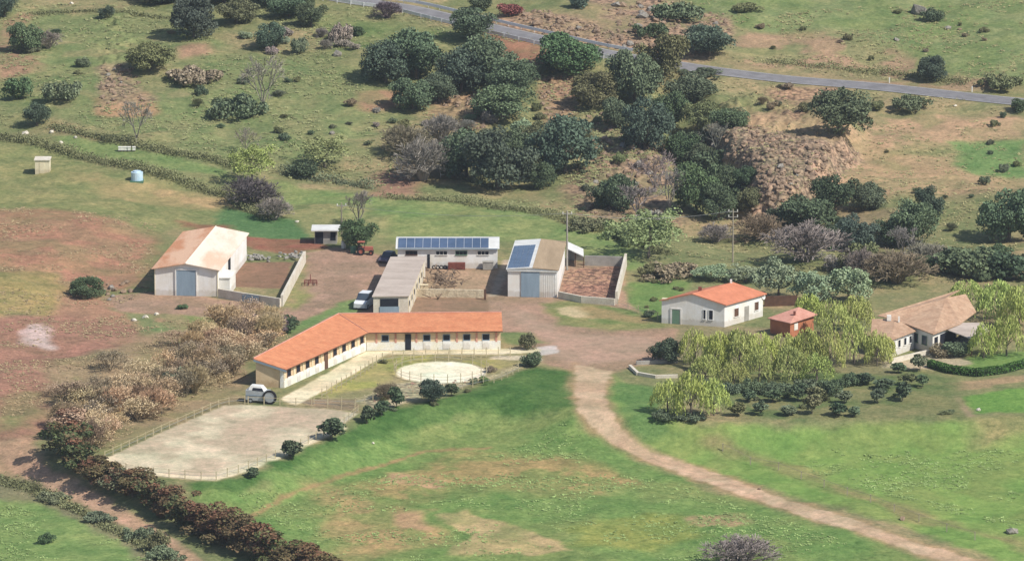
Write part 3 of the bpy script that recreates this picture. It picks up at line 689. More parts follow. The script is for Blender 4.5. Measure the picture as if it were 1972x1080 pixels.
# open lean-to behind its right side
A2 = gv(1092, 513); B2 = gv(1124, 516)
t = thing('lean_to_shelter', 'open pale-roofed lean-to behind the right side of the tan and solar barn', 'shelter', A2)
MB().slab([A2+UP(2.75), B2+UP(1.8), B2+UP(1.8)+V((0, 5, 0)), A2+UP(2.75)+V((0, 5, 0))], .12).build('roof', M['sheet'], t)
MB().hexa([A2+V((0, 4.6, 0)), B2+V((0, 4.6, 0)), B2+V((0, 4.8, 0)), A2+V((0, 4.8, 0))], [A2+V((0, 4.6, 2.5)), B2+V((0, 4.6, 1.6)), B2+V((0, 4.8, 1.6)), A2+V((0, 4.8, 2.5))]).build('back_wall', M['grey'], t)
for P, h in ((A2, 2.5), ((A2+B2)/2, 2.1), (B2, 1.6)): MB().box(P+V((0, .2, 0)), (.07, 0, 0), (0, .07, 0), h).build('post', M['brown'], t)
wall_run('yard_wall', [gv(1076, 574), gv(1120, 583), gv(1184, 588)], 1.0, .3, M['block'], 'low pale wall along the front of the rubble yard right of the tan and solar barn')
wall_run('yard_wall', [gv(1187, 586), gv(1205, 512)], 1.9, .35, M['block'], 'tall pale wall on the right side of the rubble yard by the tan and solar barn')
wall_run('yard_wall', [gv(1126, 511), gv(1200, 513)], 1.5, .3, M['grey'], 'grey wall along the back of the rubble yard by the tan and solar barn')
# dry-stone wall and gate post in front of the pen
wall_run('stone_wall', [gv(800, 571), gv(870, 572), gv(934, 573)], 1.15, .5, M['stone'], 'low dry-stone wall between the two brown pens beside the long grey shed')
single('gate_post', MB().box(gv(934, 577), (.16, 0, 0), (0, .16, 0), 1.55), M['brown'], 'dark wooden gate post at the right end of the dry-stone wall', 'post')
c0 = gv(850, 545); t = thing('log_pile', 'tangled heap of grey logs and branches right of the long grey shed', 'log pile', c0)
for q in range(90):
    p = c0+V((rnd.gauss(0, 1.3), rnd.gauss(0, 4.0), rnd.random()*.7)); a = rnd.random()*3.14; l = .5+rnd.random()*1.3
    MB().tube([p, p+V((math.cos(a)*l, math.sin(a)*l, rnd.random()*.5))], .05+.07*rnd.random(), 5).build('log', M['log'], t)
single('crate', MB().box(gv(817, 556), (.55, 0, 0), (0, .35, 0), .55).box(gv(817, 556)+UP(.58), (.6, 0, 0), (0, .4, 0), .06), M['cream'], 'small cream crate beside the right wall of the long grey shed', 'crate')

# ================================================================ stables with the angled orange roof
zE, zB = 2.75, 4.0
eL, eI, eR = gv(551, 711, zE), gv(709, 640, zE), gv(968, 637, zE)
bL, bI, bR = gv(488, 690, zB), gv(652, 604, zB), gv(966, 601, zB)
inn = lambda p, a, b, d: p
dirL = (eI-eL).normalized(); nL = V((dirL.y, -dirL.x, 0))      # towards the stable yard
fL = eL-nL*.55+dirL*.3; fL.z = 0
fR = V((eR.x-.3, eR.y+.55, 0)); fI = V((eI.x-.35, eI.y+.55, 0))
kL = V((bL.x, bL.y, 0))+nL*.2+dirL*.3; kR = V((bR.x-.3, bR.y-.2, 0)); kI = V((bI.x+.05, bI.y-.2, 0))
t = thing('stables', 'cream stable block bent in two wings under one plain orange tiled roof', 'stables', fI)
zf, zk = zE+.02, zB-.12
wl = MB()
for P, Q, zp, zq in ((fL, fI, zf, zf), (fI, fR, zf, zf), (fR, kR, zf, zk), (kR, kI, zk, zk), (kI, kL, zk, zk), (kL, fL, zk, zf)):
    wl.face(P, Q, Q+UP(zq), P+UP(zp))
wl.build('wall', M['peach'], t)
MB().slab([eL, eI, bI, bL], .12).slab([eI+V((.005, 0, 0)), eR, bR, bI+V((.005, 0, 0))], .12).build('roof', M['tile'], t)
MB().tube([bL+UP(.03), bI+UP(.03), bR+UP(.03)], .1, 6).tube([eI+UP(.02), bI+UP(.04)], .06, 5).build('ridge_cap', M['tile3'], t)
MB().hexa([eL-UP(.42), bL-UP(.42), bL-UP(.42)+dirL*.05, eL-UP(.42)+dirL*.05], [eL-UP(.125), bL-UP(.125), bL-UP(.125)+dirL*.05, eL-UP(.125)+dirL*.05]).build('barge_board', M['greyblue'], t)
MB().on(fL, fI, 0, L2(fL, fI)-.1, 0, 1.2, .01, .08).on(fI, fR, .1, L2(fI, fR), 0, 1.2, .01, .08).build('plinth', M['plinth'], t)
MB().tube([eL-UP(.1), eI-UP(.1), eR-UP(.1)], .07).build('gutter', M['brown'], t)
# right wing: windows of the boxes, one open doorway, pilasters
wR = L2(fI, fR); fx = lambda px: (gz(px, 655, 1.4)[0]-fI.x)
for px in (742, 822, 860, 899, 936):
    c = fx(px); window(t, fI, fR, c-.45, c+.45, 1.35, 2.15, 'dark', 'greyblue')
    if px != 742: MB().on(fI, fR, c-.5, c+.5, .15, 1.25, .085, .13).build('stable_door', M['white'], t)
c = fx(786); MB().on(fI, fR, c-.42, c+.42, .02, 2.35, .085, .11).build('doorway', M['dark'], t)
for px in (725, 762, 802, 841, 880, 918, 956):
    c = fx(px); MB().on(fI, fR, c-.14, c+.14, 1.06, 2.6, .012, .09).build('pilaster', M['tile3'], t)
wLn = L2(fL, fI); nb = 9
for q in range(nb):
    c = wLn*(q+.55)/nb
    if q == 4: MB().on(fL, fI, c-.5, c+.5, .02, 2.35, .085, .11).build('doorway', M['brown'], t)
    else:
        window(t, fL, fI, c-.45, c+.45, 1.4, 2.2, 'dark', 'brown')
        MB().on(fL, fI, c-.5, c+.5, .15, 1.3, .085, .13).build('stable_door', M['white'], t)
for q in range(nb+1):
    c = min(wLn*(q+.05)/nb, wLn-.3); MB().on(fL, fI, c-.1, c+.12, 1.06, 2.6, .012, .1).build('pilaster', M['cream'], t)
MB().on(kL, fL, L2(kL, fL)-.5, L2(kL, fL)-.02, 0, 2.7, .012, .08).build('corner_trim', M['plinth'], t)
# flower tubs on the apron
for px, py, c_, lab in ((775, 671, 'red', 'red flower tub left of the dark stable doorway'), (730, 669, 'post', 'pale flower tub in the inner corner of the stables'), (921, 671, 'post', 'pale low tub under the right-hand stable windows'), (805, 672, 'green', 'green plant tub right of the dark stable doorway')):
    g = gv(px, py-2); m = MB(); m.hexa([g+V((math.cos(a)*.32, math.sin(a)*.32, .01)) for a in [i*.785 for i in range(8)]], [g+V((math.cos(a)*.45, math.sin(a)*.45, .5)) for a in [i*.785 for i in range(8)]])
    single('flower_tub', m, M[c_], lab, 'flower tub', 'tubs in front of the stables')

# ================================================================ white house with the bright orange roof
A = gv(1274, 622); B = gv(1395, 630); C3 = gv(1469, 609); w = L2(A, B)
t = thing('house', 'white gabled house with a bright orange roof behind the willow rows', 'house', B)
hE, hR = 3.35, 4.6
f0 = A; D = C3-B                                   # gable wall from f0 to B, annex from A to f0
walls(f0, B, D, hE, hR).build('wall', M['white'], t)
mid = (f0+B)/2; u = (B-f0).normalized(); dn = D.normalized(); hw = L2(f0, B)/2; k = (hR-hE)/hw
Ro = mid-dn*.3+UP(hR+.12); Rb = mid+D+dn*.3+UP(hR+.12)
ro = MB()
for P, s in ((f0, -1), (B, 1)):
    ex = .2 if s < 0 else .4
    e0 = P+u*s*ex-dn*.3+UP(hE+.12-k*ex); e1 = P+D+u*s*ex+dn*.3+UP(hE+.12-k*ex)
    ro.slab([Ro, e0, e1, Rb] if s < 0 else [Ro, Rb, e1, e0], .14)
ro = ro.build('roof', M['tile4'], t)
ch = mid+D*.35-u*1.0+UP(hR-.6); MB().box(ch, (.25, 0, 0), (0, .25, 0), 1.0).build('chimney', M['rustm'], ro)
MB().box(mid+D*.98+UP(hR), (.15, 0, 0), (0, .15, 0), .6).build('chimney', M['white'], ro)
MB().on(A, B, 0, w*.12, 3.3, 3.62, -.6, .02).build('parapet', M['cream'], t)
MB().on(A, B, w*.17, w*.29, .02, 2.1, .012, .06).build('door', M['greenframe'], t)
MB().on(A, B, w*.14, w*.165, 0, 2.2, .012, .09).on(A, B, w*.295, w*.32, 0, 2.2, .012, .09).on(A, B, w*.14, w*.32, 2.2, 2.34, .012, .1).build('door_frame', M['white'], t)
window(t, A, B, w*.665, w*.70, 1.0, 2.35, 'dark'); window(t, A, B, w*.755, w*.815, 1.0, 2.35, 'dark')
Ls = L2(B, C3)
window(t, B, C3, Ls*.25, Ls*.36, 1.1, 2.3, 'brown'); MB().on(B, C3, Ls*.52, Ls*.63, .05, 2.2, .012, .06).build('door', M['grey'], t)
window(t, B, C3, Ls*.78, Ls*.88, 1.2, 2.4, 'brown')
MB().disc(C3+UP(2.9)+dn*.1, (.8, -.6, .3), .42, .06).build('satellite_dish', M['white'], t)
# little pink-roofed outbuilding
A = gv(1500, 638); B = gv(1556, 640); D = V((1.3, 5.0, 0))
t = thing('outbuilding', 'small orange-walled outbuilding with a faded pink tiled roof beside the white house', 'outbuilding', B)
q0, q1, q2, q3 = gv(1478, 612, 2.3), gv(1522, 622, 2.3), gv(1574, 605, 2.4), gv(1538, 591, 3.3)
wm = MB(); up = UP(2.2)
b0, b1, b2, b3 = [V((p.x, p.y, 0)) for p in (q0+V((.4, .3, 0)), q1+V((0, .5, 0)), q2+V((-.5, .2, 0)), q3+V((0, -.3, 0)))]
for P, Q in ((b0, b1), (b1, b2), (b2, b3), (b3, b0)): wm.face(P, Q, Q+UP(2.2), P+UP(2.2))
wm.build('wall', M['orange'], t)
MB().slab([q1, q2, q3], .12).slab([q0, q1-V((.01, 0, 0)), q3-V((.01, 0, 0))], .12).build('roof', M['tile3'], t)
MB().on(b1, b2, 1.0, 1.9, .9, 1.9, .01, .05).build('window', M['white'], t)
MB().box(q3*.5+q1*.5+UP(.05), (.16, 0, 0), (0, .16, 0), .5).build('chimney', M['rustm'], t)
wall_run('patio_roof_wall', [gv(1472, 590), gv(1535, 588)], 1.5, .25, M['brown'], 'brown wooden fence panel between the white house and the pink-roofed outbuilding', 'fence')

# ================================================================ villa on the right
P = lambda px, py, z: gv(px, py, z)
t = thing('villa', 'sprawling white villa with pale terracotta roofs among the willows at the right', 'villa', P(1763, 672, 0))
F = lambda p: V((p.x, p.y, 0))
a, b, c, d, e = P(1677, 647, 2.7), P(1714, 655, 2.7), P(1765, 636, 2.8), P(1724, 613, 3.7), P(1679, 614, 3.7)
MB().slab([a, b, d, e], .14).slab([b+V((.01, 0, 0)), c, d+V((.01, 0, 0))], .14).build('front_roof', M['tile2'], t)
m1, m2, m3, m4, m5 = P(1723, 615, 3.5), P(1797, 643, 3.0), P(1850, 622, 3.0), P(1822, 573, 5.0), P(1690, 607, 4.0)
m6 = P(1848, 558, 5.0)
MB().slab([m1, m2, m3, m4], .15).slab([m1+UP(.01), m4+UP(.01), m6+UP(.01), m5+UP(.01)], .15).build('main_roof', M['tile2'], t)
MB().slab([m3, P(1880, 600, 2.8), P(1860, 566, 4.2), m4-UP(.01)][::1], .13).build('side_roof', M['tile2'], t)
wm = MB()
def drop(pts, z1=None):
    for i in range(len(pts)-1):
        p, q = pts[i], pts[i+1]; wm.face(F(p), F(q), q-UP(.16), p-UP(.16))
ins = lambda p, x, y: p+V((x, y, 0))
a_, b_, c_ = ins(a, .4, .4), ins(b, 0, .6), ins(c, -.3, .4)
drop([a_, b_, c_]); m2_, m3_ = ins(m2, 0, .7), ins(m3, -.5, .3); drop([ins(c, -.3, .4), ins(m1, 1.0, .5)]); drop([ins(m1, .4, .2)-UP(.2), m2_, m3_])
wm.build('wall', M['white'], t)
Lb = L2(b_, c_)
for q in (.12, .34, .58, .8): window(t, F(b_), F(c_), Lb*q, Lb*q+.6, 1.1, 2.1, 'dark')
Lm = L2(m1, m2_)
for q in (.45, .7): window(t, F(ins(m1, .4, .2)), F(m2_), Lm*q, Lm*q+1.0, 1.0, 2.2, 'glass', 'greenframe')
Lr = L2(m2_, m3_); MB().on(F(m2_), F(m3_), .5, 1.5, .02, 2.2, .012, .05).build('door', M['dark'], t)
MB().on(F(m2_), F(m3_), 2.2, Lr-.4, .6, 2.3, .012, .05).build('window', M['dark'], t)
MB().box(P(1712, 617, 3.6), (.3, 0, 0), (0, .3, 0), .75).build('chimney', M['white'], t); MB().box(P(1731, 620, 3.5), (.12, 0, 0), (0, .12, 0), .8).build('chimney', M['white'], t)
pg = [P(1822, 634, 2.7), P(1871, 652, 2.5), P(1905, 636, 2.5), P(1892, 621, 2.6), P(1850, 621, 2.8)]
t2 = thing('carport', 'grey flat carport roof on posts at the right corner of the villa', 'carport', F(pg[1]))
MB().slab(pg, .12).build('roof', M['fibre'], t2)
for p in (pg[0], pg[1], pg[2]): MB().box(F(p)+V((0, .3, 0)), (.08, 0, 0), (0, .08, 0), p.z-.12).build('post', M['brown'], t2)
wall_run('terrace_wall', [gv(1716, 700), gv(1772, 686), gv(1812, 678)], .7, .3, M['block'], 'low pale terrace wall in front of the villa', 'wall')

# ================================================================ vehicles
def car(px, py, ang, label, paint_, L=4.1, Wd=1.75, Hh=1.45, z=0.0, suv=False):
    c = gv(px, py, z); a = R(ang); f = V((math.cos(a), math.sin(a), 0)); s = V((-math.sin(a), math.cos(a), 0))
    t = thing('parked_car', label, 'car', c)
    q = lambda x, y, zz: c+f*x*L/2+s*y*Wd/2+UP(zz)
    def loft(sec, nm, mat, par):
        m = MB(); i = 0
        for x, hw, z0, z1 in sec:
            m.v += [q(x, -hw, z0), q(x, hw, z0), q(x, hw*.97, (z0+z1)/2+.05), q(x, hw*.9, z1), q(x, -hw*.9, z1), q(x, -hw*.97, (z0+z1)/2+.05)]
        n = 6
        for k in range(len(sec)-1):
            for j in range(n): m.f.append((k*n+j, k*n+(j+1) % n, (k+1)*n+(j+1) % n, (k+1)*n+j))
        m.f.append(tuple(range(n))); m.f.append(tuple(range((len(sec)-1)*n, len(sec)*n)))
        return m.build(nm, mat, par)
    hb = .78 if not suv else .95*Hh/1.6
    body = loft([(-1, .86, .35, hb-.1), (-.93, .98, .22, hb), (-.3, 1, .2, hb+.02), (.35, 1, .2, hb+.02), (.85, .96, .22, hb-.12), (1, .8, .32, hb-.25)], 'body', paint_, t)
    xb = -.98 if suv else -.8
    cabin = loft([(xb, .8, hb, hb+.08), (xb+.18, .84, hb, Hh-.05), (.1, .84, hb, Hh), (.48, .84, hb, hb+.06)], 'cabin', M['glass'], t)
    MB().slab([q(xb+.2, -.7, Hh-.02), q(xb+.2, .7, Hh-.02), q(.08, .7, Hh+.03), q(.08, -.7, Hh+.03)], .05).build('roof', paint_, t)
    for x in (-.62, .6):
        for y in (-1, 1):
            w_ = MB().disc(q(x, y*.94, .33), s, .33, .22).build('wheel', M['rubber'], t)
            MB().disc(q(x, y*.94, .33)+s*y*.11, s, .19, .03, 10).build('rim', M['alu'], w_)
    for y in (-.62, .62): MB().box(q(.965, y, hb-.34), f*.04, s*.16, .12).build('headlight', M['alu'], t)
    return t
car(701, 590, 255, 'white van parked against the left side of the long grey shed', M['carwhite'], L=4.9, Wd=2.1, Hh=2.0, suv=True)
car(1856, 664, 200, 'dark blue car parked under the grey carport of the villa', M['cardark'], suv=True)
car(747, 503, 245, 'dark purple car parked at the corner between the long grey shed and the solar-roofed building', M['purple'], L=3.6)
# grey horse trailer
c = gv(508, 770); t = thing('horse_trailer', 'grey horse trailer with one big wheel at the left end of the stables', 'trailer', c)
b0 = gv(473, 770, .35)
L_ = 4.3; f = V((.97, -.24, 0)); s = V((.24, .97, 0))
q = lambda x, y, z: V((b0.x, b0.y, 0))+f*x+s*y+UP(z)
MB().hexa([q(0, 0, .4), q(L_*.72, 0, .4), q(L_*.72, 1.7, .4), q(0, 1.7, .4)], [q(0, 0, 1.75), q(L_*.72, 0, 1.6), q(L_*.72, 1.7, 1.6), q(0, 1.7, 1.75)]).build('body', M['trailer'], t)
MB().hexa([q(.35, .1, 1.77), q(2.6, .1, 1.66), q(2.6, 1.6, 1.66), q(.35, 1.6, 1.77)], [q(.6, .3, 2.35), q(2.1, .3, 2.3), q(2.1, 1.4, 2.3), q(.6, 1.4, 2.35)]).build('hood', M['sheet'], t)
MB().hexa([q(.95, .02, 1.78), q(2.5, .02, 1.72), q(2.5, .1, 1.72), q(.95, .1, 1.78)], [q(1.0, .16, 2.1), q(2.3, .16, 2.05), q(2.3, .26, 2.05), q(1.0, .26, 2.1)]).build('window', M['dark'], t)
wh = MB().ring(q(3.45, -.12, .98), s, .72, .98, .3, 22).build('wheel', M['rubber'], t); MB().disc(q(3.45, -.12, .98), s, .72, .2, 22).build('rim', M['trailer'], wh)
wh = MB().ring(q(.7, .05, .32), s, .2, .32, .2, 12).build('wheel', M['rubber'], t); MB().disc(q(.7, .05, .32), s, .2, .15, 12).build('rim', M['trailer'], wh)
MB().on(q(0, 0, 0), q(L_*.72, 0, 0), .1, L_*.7, 1.05, 1.12, .01, .05).build('trim', M['greyblue'], t)
MB().box(q(3.2, .9, 1.1), f*.35, s*.8, .1).build('mudguard', M['sheet'], t)
# rusty harrow by the yard
c = gv(598, 548); m = MB()
for x in (-.9, 0, .9): m.tube([c+V((x, -.9, .5)), c+V((x, .9, .5))], .06)
for y in (-.9, 0, .9):
    m.tube([c+V((-.9, y, .5)), c+V((.9, y, .5))], .06)
    for x in (-.9, -.3, .3, .9): m.tube([c+V((x, y, .5)), c+V((x+.08, y, 0))], .04)
m.tube([c+V((0, .9, .5)), c+V((0, .3, 1.5)), c+V((0, -.9, .5))], .05)
single('harrow', m, M['rustm'], 'rusty red harrow standing on the dirt right of the long pale yard wall', 'farm machine')
# red tractor under the round tree
c = gv(704, 490); t = thing('tractor', 'small red tractor beside the round green tree behind the farmyard', 'tractor', c)
MB().box(c+V((.3, 0, .6)), (.85, 0, 0), (0, .35, 0), .6).box(c+V((-.7, 0, .55)), (.35, 0, 0), (0, .4, 0), .5).build('body', M['red'], t)
for dx, r in ((-.7, .6), (.85, .38)):
    for y in (-.6, .6):
        w_ = MB().ring(c+V((dx, y, r)), (0, 1, 0), r*.55, r, .3).build('wheel', M['rubber'], t); MB().disc(c+V((dx, y, r)), (0, 1, 0), r*.55, .15).build('rim', M['red'], w_)
MB().slab([c+V((-1.2, -.5, 2.0)), c+V((-.1, -.5, 2.0)), c+V((-.1, .5, 2.0)), c+V((-1.2, .5, 2.0))], .06).build('canopy', M['red'], t)
for x in (-1.15, -.15):
    for y in (-.45, .45): MB().tube([c+V((x, y, 1)), c+V((x, y, 1.95))], .03).build('canopy_post', M['dark'], t)
c = gv(680, 487); single('oil_drum', MB().disc(c+UP(.5), (0, .02, 1), .4, .98), M['green'], 'green drum beside the red tractor', 'drum')
c = gv(662, 478); single('bag', MB().rock(c+UP(.4), .8, 4, (.7, .7, 1)), M['hive'], 'white bulk bag left of the green drum', 'bag')

# ================================================================ small structures on the slopes
A = gv(606, 470); t = thing('stone_hut', 'small grey stone hut with a flat overhanging roof behind the farmyard', 'hut', A)
walls(A, A+V((3.4, 0, 0)), V((0, 3, 0)), 2.0).build('wall', M['grey'], t)
MB().slab([A+V((-.5, -.6, 2.3)), A+V((3.9, -.6, 2.3)), A+V((3.9, 3.3, 2.3)), A+V((-.5, 3.3, 2.3))], .2).build('roof', M['sheet'], t)
MB().on(A, A+V((3.4, 0, 0)), .1, 1.3, .1, 1.9, .01, .05).build('doorway', M['dark'], t); MB().on(A, A+V((3.4, 0, 0)), 2.4, 3.2, .6, 1.9, .01, .05).build('window', M['dark'], t)
c = V(at(81, 334)); A = c+V((-1.1, 0, -.2)); t = thing('pump_house', 'small cream cube hut alone on the left hillside', 'hut', A)
walls(A, A+V((2.3, 0, 0)), V((0, 2.6, 0)), 2.3).build('wall', M['cream'], t)
MB().slab([A+V((-.15, -.15, 2.4)), A+V((2.45, -.15, 2.4)), A+V((2.45, 2.75, 2.4)), A+V((-.15, 2.75, 2.4))], .12).build('roof', M['block'], t)
MB().on(A, A+V((2.3, 0, 0)), .7, 1.5, .2, 1.9, .01, .05).build('door', M['cream'], t)
c = V(at(264, 348)); t = thing('water_tank', 'round pale blue water tank on the left hillside', 'tank', c)
MB().disc(c+UP(.75), (0, .01, 1), .95, 1.3, 20).build('tank_body', M['blue'], t); MB().disc(c+UP(1.5), (0, .01, 1), .6, .2, 16).build('lid', M['blue'], t)
MB().box(c+UP(-.2), (1.05, 0, 0), (0, 1.05, 0), .3).build('base', M['green'], t)
hl = ['leftmost white beehive of the row below the bare tree', 'second white beehive from the left in the row of four', 'third white beehive from the left in the row of four', 'fourth white beehive, at the right end of the close row', 'lone white beehive standing a little right of the row']
for (px, lab) in zip((231, 237, 243, 249, 258), hl):
    c = V(at(px, 292)); t = thing('beehive', lab, 'beehive', c, 'white beehives on the hillside')
    MB().box(c+UP(.22), (.24, 0, 0), (0, .24, 0), .5).build('hive_box', M['hive'], t)
    MB().box(c+UP(.725), (.28, 0, 0), (0, .28, 0), .08).build('lid', M['hive'], t)
    for x in (-.18, .18):
        for y in (-.18, .18): MB().box(c+V((x, y, -.05)), (.03, 0, 0), (0, .03, 0), .265).build('leg', M['brown'], t)
# curved planter wall and hedge of the garden
wall_run('planter_wall', [gv(1213, 708), gv(1228, 722), gv(1262, 728), (gz(1305, 727))], .45, .4, M['block'], 'curved low pale planter wall at the corner of the dirt forecourt', 'wall')
wall_run('planter_wall', [gv(1225, 702), gv(1305, 698)], .5, .35, M['grey'], 'straight dark grey edging behind the curved planter wall', 'wall')

# ================================================================ poles and wires
def pole(px, py, h, lab, mat='pole', r=.13, arms=1, ins=True):
    c = V(at(px, py)); t = thing('utility_pole', lab, 'utility pole', c)
    MB().tube([c-UP(.4), c+UP(h)], r, 8, r*.65).build('pole_shaft', M[mat], t)
    for k in range(arms):
        MB().box(c+UP(h-.5-k*.8), (.75, 0, 0), (0, .05, 0), .1).build('crossarm', M['grey'], t)
        if ins:
            for x in (-.65, 0, .65): MB().tube([c+V((x, 0, h-.4-k*.8)), c+V((x, 0, h-.1-k*.8))], .07).build('insulator', M['hive'], t)
    return c+UP(h-.3)
p1 = pole(658, 455, 5.2, 'pale utility pole behind the small stone hut')
p2 = pole(1092, 520, 9.0, 'dark grey utility pole behind the right corner of the tan and solar barn', 'grey', .16)
p3 = pole(1411, 505, 8.2, 'tall pale utility pole with white insulators below the rocky mound', arms=2)
def span(a, b, lab, sag=1.0):
    m = MB(); m.tube([a*(1-i/12)+b*(i/12)-UP(sag*4*(i/12)*(1-i/12)) for i in range(13)], .022, 4)
    tag(m.build('power_line', M['wire']), lab, 'cable')
span(p1, p2, 'thin sagging cable from the stone hut pole to the solar barn pole')
span(p2, p3, 'thin sagging cable from the solar barn pole to the tall pale pole')

# ================================================================ post and rail fences
def fence(pts, label, h=1.15, step=2.2, rails=(.55, 1.0), cap=60, ground=None, mat='post', hh=None):
    P3 = [V(at(*p)) for p in pts]; t = thing('paddock_fence', label, 'fence', P3[0])
    prev = None; carry = 0; n = 0
    posts = []
    for i in range(len(P3)-1):
        a, b = P3[i], P3[i+1]; l = L2(a, b); s0 = carry
        while s0 < l:
            p = a+(b-a)*(s0/l); p.z = hz(p.x, p.y); posts.append(p); s0 += step
        carry = s0-l
    for p in posts: MB().box(p-UP(.2), (.055, 0, 0), (0, .055, 0), h+.2).build('post', M[mat], t)
    for z in rails:
        MB().tube([p+UP(z) for p in posts], .022, 4).build('rail', M[mat if z > .9 else 'wire'], t)
fence([(478, 778), (560, 781), (640, 785), (690, 793)], 'pale post and rail fence along the back of the sand riding arena')
fence([(202, 884), (320, 829), (432, 780), (478, 777)], 'post and rail fence along the left side of the sand riding arena')
fence([(690, 795), (655, 824), (560, 870), (470, 907), (412, 925), (330, 919), (256, 911), (204, 896)], 'post and rail fence around the front edge of the sand riding arena')
fence([(620, 768), (700, 722), (730, 700), (800, 690), (880, 689), (960, 688), (1005, 686)], 'pale post fence between the stables and the round pen', step=1.7, h=1.5)
rp = [(850+91*math.cos(R(a)), 717+22.5*math.sin(R(a))) for a in range(0, 361, 15)]
fence(rp, 'ring of pale posts and rails around the sand round pen', step=1.9, h=1.4)
fence([(605, 778), (690, 781), (760, 757), (850, 758), (960, 735), (1008, 710)], 'thin wire and post fence below the round pen along the grass bank', step=1.9, h=1.2)
fence([(1190, 590), (1240, 606), (1285, 622)], 'short rail fence between the rubble yard and the white house', step=2.5)
fence([(1392, 868), (1500, 905), (1640, 955), (1760, 1000), (1930, 1060)], 'sparse wire fence with thin posts along the field right of the dirt road', step=5.5, h=1.1, rails=(1.0,), mat='pole')

# ================================================================ country road with guardrails
nrm = []
for i in range(len(ROADC)):
    a, b = V(ROADC[max(i-1, 0)]), V(ROADC[min(i+1, len(ROADC)-1)]); u = b-a; u.z = 0; u.normalize(); nrm.append(V((-u.y, u.x, 0)))
RC = [V((p[0], p[1], _rz[i])) for i, p in enumerate(ROADC)]
def strip(o0, o1, z):
    m = MB()
    for i in range(len(RC)): m.v += [RC[i]+nrm[i]*o0+UP(z), RC[i]+nrm[i]*o1+UP(z)]
    for i in range(len(RC)-1): m.f.append((2*i, 2*i+2, 2*i+3, 2*i+1))
    return m
o = strip(3.05, -3.05, .06).build('asphalt_road', M['asphalt']); o['kind'] = 'structure'
for s in (-1, 1):
    o = strip(s*2.75+.09, s*2.75-.09, .068).build('road_edge_line', M['line']); o['kind'] = 'structure'
def guard(side, i0, i1, lab):
    t = thing('guardrail', lab, 'guardrail', RC[i0]+nrm[i0]*side)
    m = MB()
    for i in range(i0, i1):
        a, b = RC[i]+nrm[i]*side, RC[i+1]+nrm[i+1]*side; n = nrm[i]*.04
        m.hexa([a-n+UP(.34), b-n+UP(.34), b+n+UP(.34), a+n+UP(.34)], [a-n+UP(.86), b-n+UP(.86), b+n+UP(.86), a+n+UP(.86)])
    m.build('rail', M['rail'], t)
    L = _rl[i1]-_rl[i0]; n = min(int(L/3), 60)
    for k in range(n+1):
        s_ = _rl[i0]+L*k/n; j = min(max(0, int(np.searchsorted(_rl, s_))), len(RC)-1)
        MB().box(RC[j]+nrm[j]*(side*1.02)-UP(.1), (.05, 0, 0), (0, .05, 0), .9).build('post', M['rail'], t)
def ridx(px): 
    return min(range(len(RC)), key=lambda i: abs(RC[i].x-at(px, np.interp(px, [p[0] for p in RD], [p[1] for p in RD]))[0]))
guard(-3.75, ridx(600), ridx(1250), 'white guardrail along the near edge of the country road')
guard(3.75, ridx(700), ridx(1260), 'white guardrail along the far edge of the country road')
for px, lab in ((1880, 'small white marker post on the verge of the country road at the far right'), (1700, 'small white marker post between the lone dark bush and the big round oak')):
    c = RC[ridx(px)]+nrm[ridx(px)]*3.9; single('road_marker', MB().box(c, (.09, 0, 0), (0, .06, 0), 1.0).box(c+UP(.7), (.1, 0, 0), (0, .07, 0), .12), M['hive'], lab, 'marker post')
# ---------------------------------------------------------------- vegetation
nr = np.random.default_rng(11)
def leaf_mat(name, alt=None):
    m, nt, b = new_mat(name)
    oi = nt.nodes.new('ShaderNodeObjectInfo'); a = nt.nodes.new('ShaderNodeAttribute'); a.attribute_name = 'tint'
    sp = nt.nodes.new('ShaderNodeSeparateColor'); nt.links.new(a.outputs['Color'], sp.inputs[0])
    c = oi.outputs['Color']
    if alt: c = mixc(nt, sp.outputs[1], c, alb(alt))
    cb = nt.nodes.new('ShaderNodeCombineColor')
    for i in range(3): nt.links.new(sp.outputs[0], cb.inputs[i])
    c = mult(nt, c, cb.outputs[0]); nt.links.new(c, b.inputs['Base Color'])
    b.inputs['Roughness'].default_value = .9; b.inputs['Specular IOR Level'].default_value = .08
    return m
LEAF = leaf_mat('leaves'); LEAFR = leaf_mat('leaves_turning_red', (124, 86, 70))
BARK = surf('grey_bark', (128, 118, 106), (104, 94, 84), 2, fineamt=.3)
TWIG = leaf_mat('bare_twigs')
def quadmesh(name, P, U, Vv, tint, mat):
    n = len(P); co = np.stack([P-U-Vv, P+U-Vv, P+U+Vv, P-U+Vv], 1).reshape(-1, 3)
    me = bpy.data.meshes.new(name); me.vertices.add(4*n); me.loops.add(4*n); me.polygons.add(n)
    me.vertices.foreach_set('co', co.astype(np.float32).ravel()); me.loops.foreach_set('vertex_index', np.arange(4*n, dtype=np.int32)); me.polygons.foreach_set('loop_start', np.arange(n, dtype=np.int32)*4)
    me.update(calc_edges=True)
    ca = me.color_attributes.new('tint', 'FLOAT_COLOR', 'POINT'); t = np.ones((n, 4)); t[:, :tint.shape[1]] = tint
    ca.data.foreach_set('color', np.repeat(t, 4, 0).astype(np.float32).ravel()); me.materials.append(mat)
    return me
def unit(a): return a/np.maximum(1e-9, np.linalg.norm(a, axis=1))[:, None]
def orient(n, bias, k):
    nrm_ = unit(nr.normal(size=(n, 3))*(1-k)+bias*k); t = unit(np.cross(nrm_, nr.normal(size=(n, 3)))); return nrm_, t, np.cross(nrm_, t)
